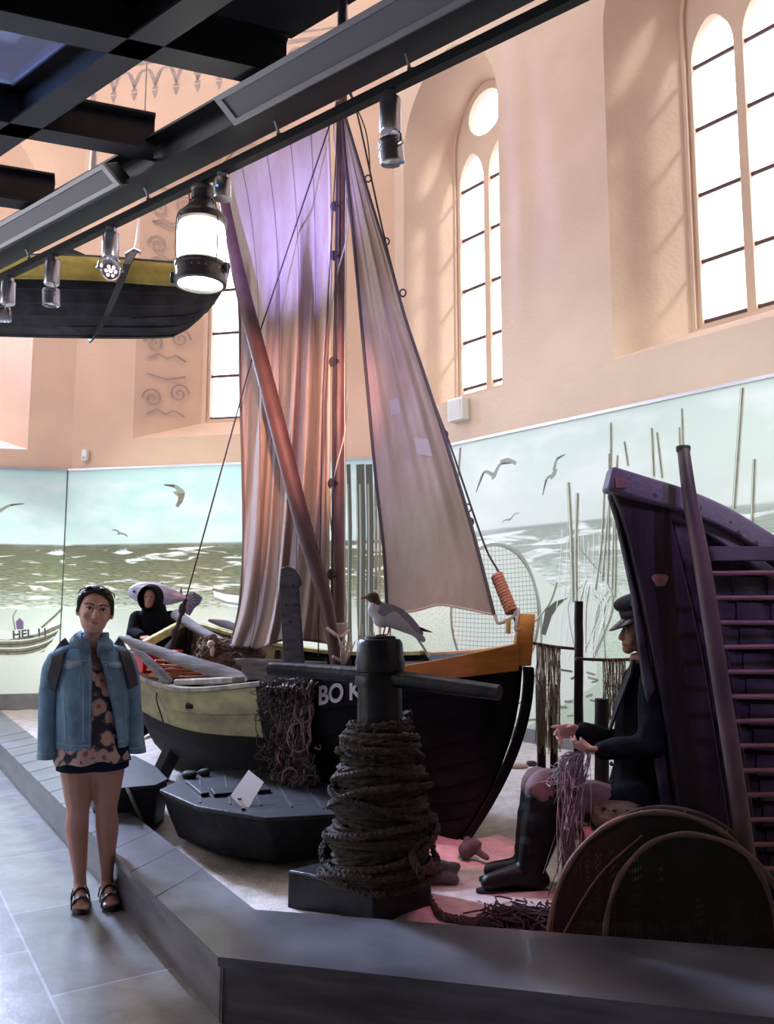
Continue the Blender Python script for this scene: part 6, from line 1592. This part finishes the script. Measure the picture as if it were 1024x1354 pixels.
# cap with soft crown, band and visor
mb = MB(); cr = Matrix.Rotation(math.radians(-9), 3, 'Y')
cb = hc2+V((-.005, 0, .075))
mb.ell(cb+V((.0, 0, .055)), (.150, .130, .052), cr); mb.ell(cb+V((-.03, 0, .04)), (.115, .11, .045), cr); crown = blob('cap_crown', mb, capm, fm, voxel=.009, smooth=3)
mb = MB(); mb.ring_loft([[cb+cr @ V((rx*math.cos(a), ry*math.sin(a), z)) for a in [i*PI/14 for i in range(28)]] for rx, ry, z in ((.110, .090, -.02), (.112, .092, .0), (.116, .096, .03))], cap=False); obj('cap_band', mb, black, fm, solid=.006)
mb = MB(); mb.grid(lambda u, v: cb+cr @ V((-(.100+.085*v*math.sin(PI*(.12+.76*u)))*math.sin(PI*(.12+.76*u)), -.092*(1+.12*v)*math.cos(PI*(.12+.76*u)), -.012-.055*v*math.sin(PI*(.12+.76*u)))), 18, 6); obj('cap_visor', mb, mat('shiny_visor', (.014, .014, .018), rough=.22), fm, solid=.006)
# coat
mb = MB()
mb.cap(Q(864, 912), Q(855, 1000), .165, .170); mb.cap(Q(858, 1000), Q(845, 1068), .160, .175); mb.cap(Q(868, 902, -.17), Q(868, 902, .17), .080, .080)
mb.cap(Q(846, 1060, -.11), Q(790, 1066, -.11), .115, .085); mb.cap(Q(846, 1060, .11), Q(790, 1060, .11), .115, .085); mb.cap(Q(850, 1080), Q(860, 1100), .16, .14)
blob('coat', mb, coat, fm, voxel=.012, smooth=4, warp=lambda c: c+V((1, .5, .3))*.010*mnoise.noise(V((c.x*7, c.y*7, c.z*11))))
for s_, e_, w_ in arms:
    mb = MB(); mb.cap(s_, e_, .076, .066); mb.cap(e_, w_.lerp(e_, .04), .064, .048); mb.ell(e_, (.07, .066, .07)); blob('coat_sleeve', mb, coat, fm, voxel=.010, smooth=3, warp=lambda c: c+V((1, 1, 1))*.008*mnoise.noise(c*15))
for s in (-1, 1):
    mb = MB(); P = [Q(845, 872, s*.05), Q(840, 890, s*.075), Q(826, 925, s*.07), Q(814, 965, s*.03)]
    mb.ring_loft([[p+V((-.02, 0, 0))+V((0, s*w_*a, 0))+V((-.012*b_, 0, 0)) for a, b_ in ((-1, 0), (1, 0), (1, 1), (-1, 1))] for p, w_ in zip(P, (.012, .035, .04, .008))]); lab(obj('lapel', mb, mat('lapel_cloth', (.016, .017, .024), rough=.8), fm), 'turned coat lapel')
mb = MB(); mb.ring_loft([[Q(853, 866)+V((r*math.cos(a)*1.0, r*math.sin(a)*.95, z+.010*math.cos(a))) for a in [i*PI/12 for i in range(24)]] for r, z in ((.074, -.03), (.070, .0), (.066, .012))], cap=False); lab(obj('shirt_collar', mb, mat('pink_shirt', (.48, .27, .26), rough=.8), fm, solid=.006), 'pale pinkish shirt collar')
for y in (985, 1010, 1035):
    p = Q(809, y, -.07); mb = MB(); mb.lathe([(.001, .006), (.010, .004), (.012, 0)], p, (-1, -.6, 0), seg=10); obj('coat_button', mb, black, fm)
# trousers and boots
for h_, k_ in zip(hips, knees):
    mb = MB(); mb.cap(h_, h_.lerp(k_, .7), .105, .100); mb.cap(h_.lerp(k_, .7), k_+V((.0, 0, -.01)), .100, .100); mb.cap(k_, k_+V((0, 0, -.07)), .104, .094); blob('trouser_leg', mb, trou, fm, voxel=.010, smooth=3, warp=lambda c: c+V((1, 1, 1))*.010*mnoise.noise(V((c.x*12, c.y*12, c.z*20))))
for k_, (an, toe) in zip(knees, feet):
    mb = MB()
    mb.cap(k_+V((.008, 0, -.045)), k_.lerp(an, .5)+V((.012, 0, 0)), .112, .100); mb.cap(k_.lerp(an, .5)+V((.012, 0, 0)), an, .100, .068); mb.cap(an+V((.025, 0, -.045)), an+V((-.08, 0, -.045)), .055, .055); mb.cap(an+V((-.06, 0, -.035)), toe+V((.02, 0, .004)), .055, .042); mb.ell(an+V((.03, 0, -.06)), (.06, .05, .042))
    bt = blob('boot', mb, bootm, fm, voxel=.009, smooth=3, warp=lambda c: c+V((1, 1, 0))*.005*mnoise.noise(V((c.x*9, c.y*9, c.z*26))))
    mb = MB(); L_b = []; c_ = (an+toe)/2
    for i in range(24):
        a = i/24*2*PI; L_b.append(V((lerp(an.x+.08, toe.x-.045, .5)+(an.x-toe.x+.125)/2*math.cos(a), c_.y+.048*math.sin(a)*(1-.15*math.cos(a)), toe.z-.045)))
    mb.prism(L_b, (0, 0, 1), .018); obj('boot_sole', mb, black, fm)

# bench, corks and the net being mended
bench = thing('bench', 'low dark wooden bench under the seated fisherman', 'bench', Q(810, 1140))
zb = PY(800, 1104, YF).z
mb = MB(); mb.bar(V((Q(735, 0).x, YF, zb)), V((Q(905, 0).x, YF, zb)), .42, .045, mi=0); obj('seat_plank', mb, wood_grey, bench, bevel=.006)
for x in (752, 885):
    for dy in (-.15, .15):
        p = Q(x, 1100, dy); mb = MB(); mb.bar(V((p.x, p.y, zb-.02)), V((p.x, p.y, sand_h(p.x, p.y)-.02)), .06, .06, up=V((0, 1, 0))); obj('leg', mb, wood_dark, bench, bevel=.005)
c = PY(818, 1090, 4.06); bk = c.copy()
mb = MB(); mb.box((c.x, c.y+.02, (c.z+zb+.02)/2), (.24, .16, c.z-zb-.025)); tag(obj('wooden_block', mb, wood_dark, bevel=.006), 'dark wooden block on the bench under the round cork float', 'block')
c.z += .002
mb = MB()
for i in range(1): mb.lathe([(.001, 0), (.10, 0), (.125, .018), (.13, .045), (.115, .075), (.07, .092), (.001, .096)], c, (-.05, -.25, 1), seg=28)
for a in range(9):
    mb.ell(c+V((.085*math.cos(a*.7), -.02+.085*math.sin(a*.7), .083)), (.012, .012, .008), seg=8, rg=5, mi=1)
tag(obj('cork_float', mb, [mat('brown_cork', (.13, .075, .05), rough=.9, var=.3, scale=30, bump=.3), black], origin=tuple(c)), 'round brown cork float with dark holes lying on the bench', 'float')
c = PY(790, 1106, 4.06); c.z = zb+.045
mb = MB(); mb.lathe([(.001, 0), (.045, 0), (.05, .01), (.05, .13), (.045, .14), (.001, .14)], c+V((-.07, 0, 0)), (1, .1, 0), seg=20); tag(obj('net_float', mb, mat('dull_pink_float', (.36, .17, .16), rough=.6)), 'dull pink cylinder float lying on the bench end', 'float')
mn = thing('mended_net', 'pale net hanging from the seated fisherman hands over his knee', 'fishing net', Q(755, 1120, -.15))
pale_t = mat('pale_net_twine', (.46, .42, .46), rough=.9); dim_t = mat('dim_net_twine', (.16, .13, .135), rough=.9)
for k in range(78):
    x0 = rnd.uniform(738, 782); yk = rnd.uniform(1002, 1016); d0 = rnd.uniform(-.24, -.14); bot = rnd.uniform(1040, 1145) if k % 3 else rnd.uniform(1150, 1215)
    x1 = rnd.gauss(755, 9) if k % 3 else rnd.gauss(748, 14)
    P = [Q(lerp(775, x0, .3), 996, -.18), Q(x0, yk, d0), Q(lerp(x0, x1, .5)+rnd.uniform(-6, 6), lerp(yk, bot, .5), -.22+rnd.uniform(-.03, .03)), Q(x1, bot, -.23+rnd.uniform(-.04, .03))]
    if P[-1].z < sand_h(P[-1].x, P[-1].y)+.01: P[-1].z = sand_h(P[-1].x, P[-1].y)+.01
    mb = MB(); mb.tube(smooth_path(P, 6), .0020, 4); obj('twine', mb, pale_t if k % 3 == 1 else dim_t, mn)
mb = MB()
for k in range(120):
    c = Q(rnd.gauss(752, 11), rnd.gauss(1027, 9), rnd.gauss(-.18, .02)); mb.tube(smooth_path([c+V((rnd.gauss(0, .022), rnd.gauss(0, .015), rnd.gauss(0, .022))) for _ in range(4)], 3), .0018, 4)
o = obj('net_tuft', mb, pale_t, mn); o['kind'] = 'stuff'
mb = MB(); mb.tube([Q(737, 958, .02), Q(741, 985, -.02)], .006, 6); tag(obj('netting_needle', mb, mat('pale_needle', (.55, .38, .30), rough=.6)), 'slim pale netting needle in the seated fisherman far hand', 'netting needle')

# ------------------------------------------------------------------ hooded figure at the stern with a big fish
YM = 8.05
hm = thing('person', 'figure in black hooded coat bending at the stern with a fish behind the shoulders', 'person', V((PY(207, 900, YM).x, YM, sand_h(PY(207, 900, YM).x, YM))))
def G_(px, py, dy=0.0): return PY(px, py, YM+dy)
mb = MB()
mb.ell(G_(200, 790, -.04), (.072, .088, .098)); mb.ell(G_(198, 799, -.075), (.052, .055, .06)); mb.cap(G_(196, 791, -.125), G_(195, 797, -.142), .010, .014, 8)
mb.cap(G_(203, 806), G_(206, 820, .05), .06, .07); mb.cap(G_(208, 830, .06), G_(212, 880, .12), .15, .15)
gz = sand_h(hm.location.x, YM)
for s in (-1, 1):
    h_ = G_(212+s*12, 885, .12); k_ = V((h_.x, h_.y-.05, gz+.45)); f_ = V((h_.x, h_.y+.02, gz+.08)); mb.cap(h_, k_, .09, .065); mb.cap(k_, f_, .065, .045); mb.cap(f_, f_+V((-.03, -.17, -.03)), .045, .04)
arm2 = ((G_(182, 818, .0), G_(177, 838, -.12), G_(188, 842, -.28)), (G_(226, 818, .0), G_(231, 840, -.08), G_(208, 846, -.22)))
for s_, e_, w_ in arm2: mb.cap(s_, e_, .055, .045); mb.cap(e_, w_, .045, .028)
hand(mb, arm2[0][2], (.75, -.5, -.15), (.1, .1, -1), thumb=1, L=.19, curls=(.4, .45, .5, .5)); hand(mb, arm2[1][2], (-.85, -.5, -.1), (0, .1, -1), thumb=-1, L=.19, curls=(.4, .45, .5, .5))
blob('body', mb, [wax, facem], hm, voxel=.009, smooth=3, paint=lambda c: 1 if c.z > G_(0, 812).z else 0)
for s in (-1, 1):
    mb = MB(); mb.ell(G_(197+s*3.6, 789, -.122), (.010, .008, .007), seg=8, rg=6); obj('eye', mb, iris, hm)
mb = MB(); mb.tube([G_(195, 801.5, -.122), G_(197.5, 802, -.132), G_(200, 801.5, -.122)], .005, 6); obj('lips', mb, lipm, hm)
hoodm = mat('black_hooded_cloth', (.006, .006, .008), spec=.06, rough=.95, bump=.2, bscale=30)
mb = MB(); rings = []
for i in range(13):
    t_ = i/12; th_ = t_*PI*.62
    yy = lerp(-.13, .10, t_); r = .088+.022*math.sin(PI*min(1, t_*1.0))-.10*max(0, t_-.7)
    rings.append([G_(201, 791)+V((-.01*(1-t_)+r*.98*math.cos(a), yy, r*1.18*math.sin(a))) for a in [k*PI/14 for k in range(28)]])
mb.ring_loft([r for r in rings]+[[rings[-1][0].lerp(rings[-1][14], .5)]*28], cap=False); obj('hood', mb, hoodm, hm, solid=.014, sharp=180, weld=True)
mb = MB(); mb.cap(G_(204, 812, .02), G_(208, 832, .05), .13, .185); mb.cap(G_(208, 830, .05), G_(212, 885, .12), .185, .20); mb.cap(G_(186, 820, .0), G_(226, 820, .02), .085, .085); blob('coat', mb, hoodm, hm, voxel=.015, smooth=3, warp=lambda c: c+V((1, 1, 1))*.012*mnoise.noise(c*9))
for s_, e_, w_ in arm2: mb = MB(); mb.cap(s_, e_, .080, .072); mb.cap(e_, w_.lerp(e_, .1), .07, .05); blob('coat_sleeve', mb, hoodm, hm, voxel=.012, smooth=2)
mb = MB()
for s in (-1, 1):
    h_ = G_(212+s*12, 885, .12); k_ = V((h_.x, h_.y-.05, gz+.45)); f_ = V((h_.x, h_.y+.02, gz+.08)); mb.cap(h_, k_, .11, .085); mb.cap(k_, f_, .085, .065); mb.cap(f_, f_+V((-.03, -.17, -.03)), .06, .05)
blob('overtrousers', mb, hoodm, hm, voxel=.016, smooth=2)
fish = thing('fish', 'large lilac silver fish carried behind the hooded figure shoulders', 'fish', G_(215, 800, .24))
YD = .26
fm_ = mat('lilac_silver_fish', (.50, .44, .52), rough=.35, col2=(.26, .24, .38), scale=9, stretch=(1, 1, 4), metal=.2); fin_m = mat('blue_grey_fin', (.10, .12, .24), rough=.45)
mb = MB(); rings = []
for i in range(25):
    t_ = i/24; px = lerp(170, 246, t_); py = 783+8*t_**1.4; h_ = .150*math.sin(PI*min(1, (t_*.92+.04)))**.7*(1-.45*t_); c = G_(px, py, YD)
    rings.append([c+V((0, h_*.45*math.cos(a), h_*math.sin(a))) for a in [k*PI/10 for k in range(20)]])
mb.ring_loft(rings); obj('fish_body', mb, fm_, fish, sharp=60)
mb = MB(); mb.prism([G_(243, 787, YD), G_(256, 782, YD), G_(268, 790, YD), G_(264, 799, YD), G_(257, 804, YD), G_(251, 814, YD), G_(246, 812, YD), G_(241, 797, YD)], (0, 1, 0), .02)
tf = obj('tail_fin', mb, fin_m, fish, bevel=.004)
for k in range(7):
    mb = MB(); mb.tube([G_(244, 791, YD-.004), G_(lerp(256, 249, k/6)+6*(1-abs(k-3)/3), lerp(784, 811, k/6), YD-.004)], .004, 4); obj('fin_ray', mb, fm_, tf)
mb = MB(); mb.prism([G_(236, 786, YD), G_(240, 776, YD), G_(241, 788, YD)], (0, 1, 0), .02); obj('back_fin', mb, fin_m, fish)
mb = MB(); mb.prism([G_(205, 777, YD), G_(214, 770, YD), G_(222, 778, YD)], (0, 1, 0), .02); obj('dorsal_fin', mb, fin_m, fish)
mb = MB(); mb.ell(G_(177, 782, YD-.05), (.014, .01, .014), seg=10, rg=7); obj('fish_eye', mb, iris, fish)
# ================================================================== LIGHT
w = bpy.data.worlds.new('daylight'); SC.world = w; w.use_nodes = True
bg = w.node_tree.nodes['Background']; bg.inputs['Color'].default_value = (.96, .95, 1.0, 1); bg.inputs['Strength'].default_value = 3.8
def spot(name, loc, to, power, col, size=40, blend=.6, rad=.05):
    d = bpy.data.lights.new(name, 'SPOT'); d.energy = power; d.color = col; d.spot_size = math.radians(size); d.spot_blend = blend; d.shadow_soft_size = rad
    o = bpy.data.objects.new(name, d); COL.objects.link(o); o.location = loc
    o.rotation_euler = (V(to)-V(loc)).to_track_quat('-Z', 'Y').to_euler(); return o
sd = bpy.data.lights.new('sun', 'SUN'); sd.energy = 3; sd.angle = math.radians(4.5); sd.color = (1, .95, .88)
so = bpy.data.objects.new('sun', sd); COL.objects.link(so)
sdir = -WR.d*.90 - WR.n*.50 + V((0, 0, -.85))
so.rotation_euler = sdir.to_track_quat('-Z', 'Y').to_euler(); so.location = (9, 9, 12)
# coloured stage spots on the lighting track
def trk(u, dz=3.58): return TP(u, .06, dz)
spot('spot_lavender', trk(2.7), PY(395, 300, 6.4), 700, (.36, .34, 1.0), 46, 1.0)
spot('spot_rose', trk(1.7), PY(392, 560, 6.3), 520, (1.0, .48, .32), 44, 1.0)
spot('spot_lilac', trk(-.3), PY(530, 520, 5.8), 330, (.62, .48, 1.0), 40, 1.0)
spot('spot_pink', trk(.1), on_sand(595, 1118), 420, (1.0, .24, .40), 14, .4)
spot('spot_pink', trk(-.6), on_sand(680, 1200), 170, (1.0, .26, .45), 15, .4)
spot('spot_violet', trk(-2.4), PY(960, 690, 3.9), 120, (.55, .28, 1.0), 40, .8)
spot('spot_warm', trk(-.9), PY(735, 1010, 4.2), 45, (1.0, .75, .65), 16, .7)
spot('spot_rose', trk(-1.2), PY(640, 780, 5.4), 160, (1.0, .45, .40), 14, .8)
spot('spot_cool', trk(2.6), (-.86, 3.98, .24), 420, (.68, .75, 1.0), 17, 1.0)
# cool white fill spots added to brighten the printed panels, without lamps of their own
spot('panel_fill_spot', trk(5.2), WB.P(1.9, 1.9, -.1), 430, (.80, 1.0, .93), 56, .7, .15)
spot('panel_fill_spot', trk(7.2), WL.P(-.2, 1.5, -.1), 380, (.90, 1.0, .95), 50, .7, .15)
spot('panel_fill_spot', trk(-1.5), WR.P(2.6, 2.0, -.1), 420, (.88, 1.0, .93), 58, .7, .15)
spot('panel_fill_spot', trk(-3.2), WR.P(4.6, 2.3, -.1), 260, (.88, 1.0, .95), 60, .7, .15)
# cool daylight entering by the far left window
ad = bpy.data.lights.new('window_daylight', 'AREA'); ad.shape = 'RECTANGLE'; ad.size = 1.0; ad.size_y = 3.4; ad.energy = 1300; ad.color = (.55, .68, 1.0); ad.spread = math.radians(100)
ao = bpy.data.objects.new('window_daylight', ad); COL.objects.link(ao); ao.location = WL.P(-.95, 5.9, 1.0)
ao.rotation_euler = (V((-2.2, 4.2, 0))-ao.location).to_track_quat('-Z', 'Y').to_euler()
vs = SC.view_settings; vs.view_transform = 'Standard'; vs.look = 'None'; vs.exposure = 0.08; vs.gamma = 1.0; vs.use_curve_mapping = False
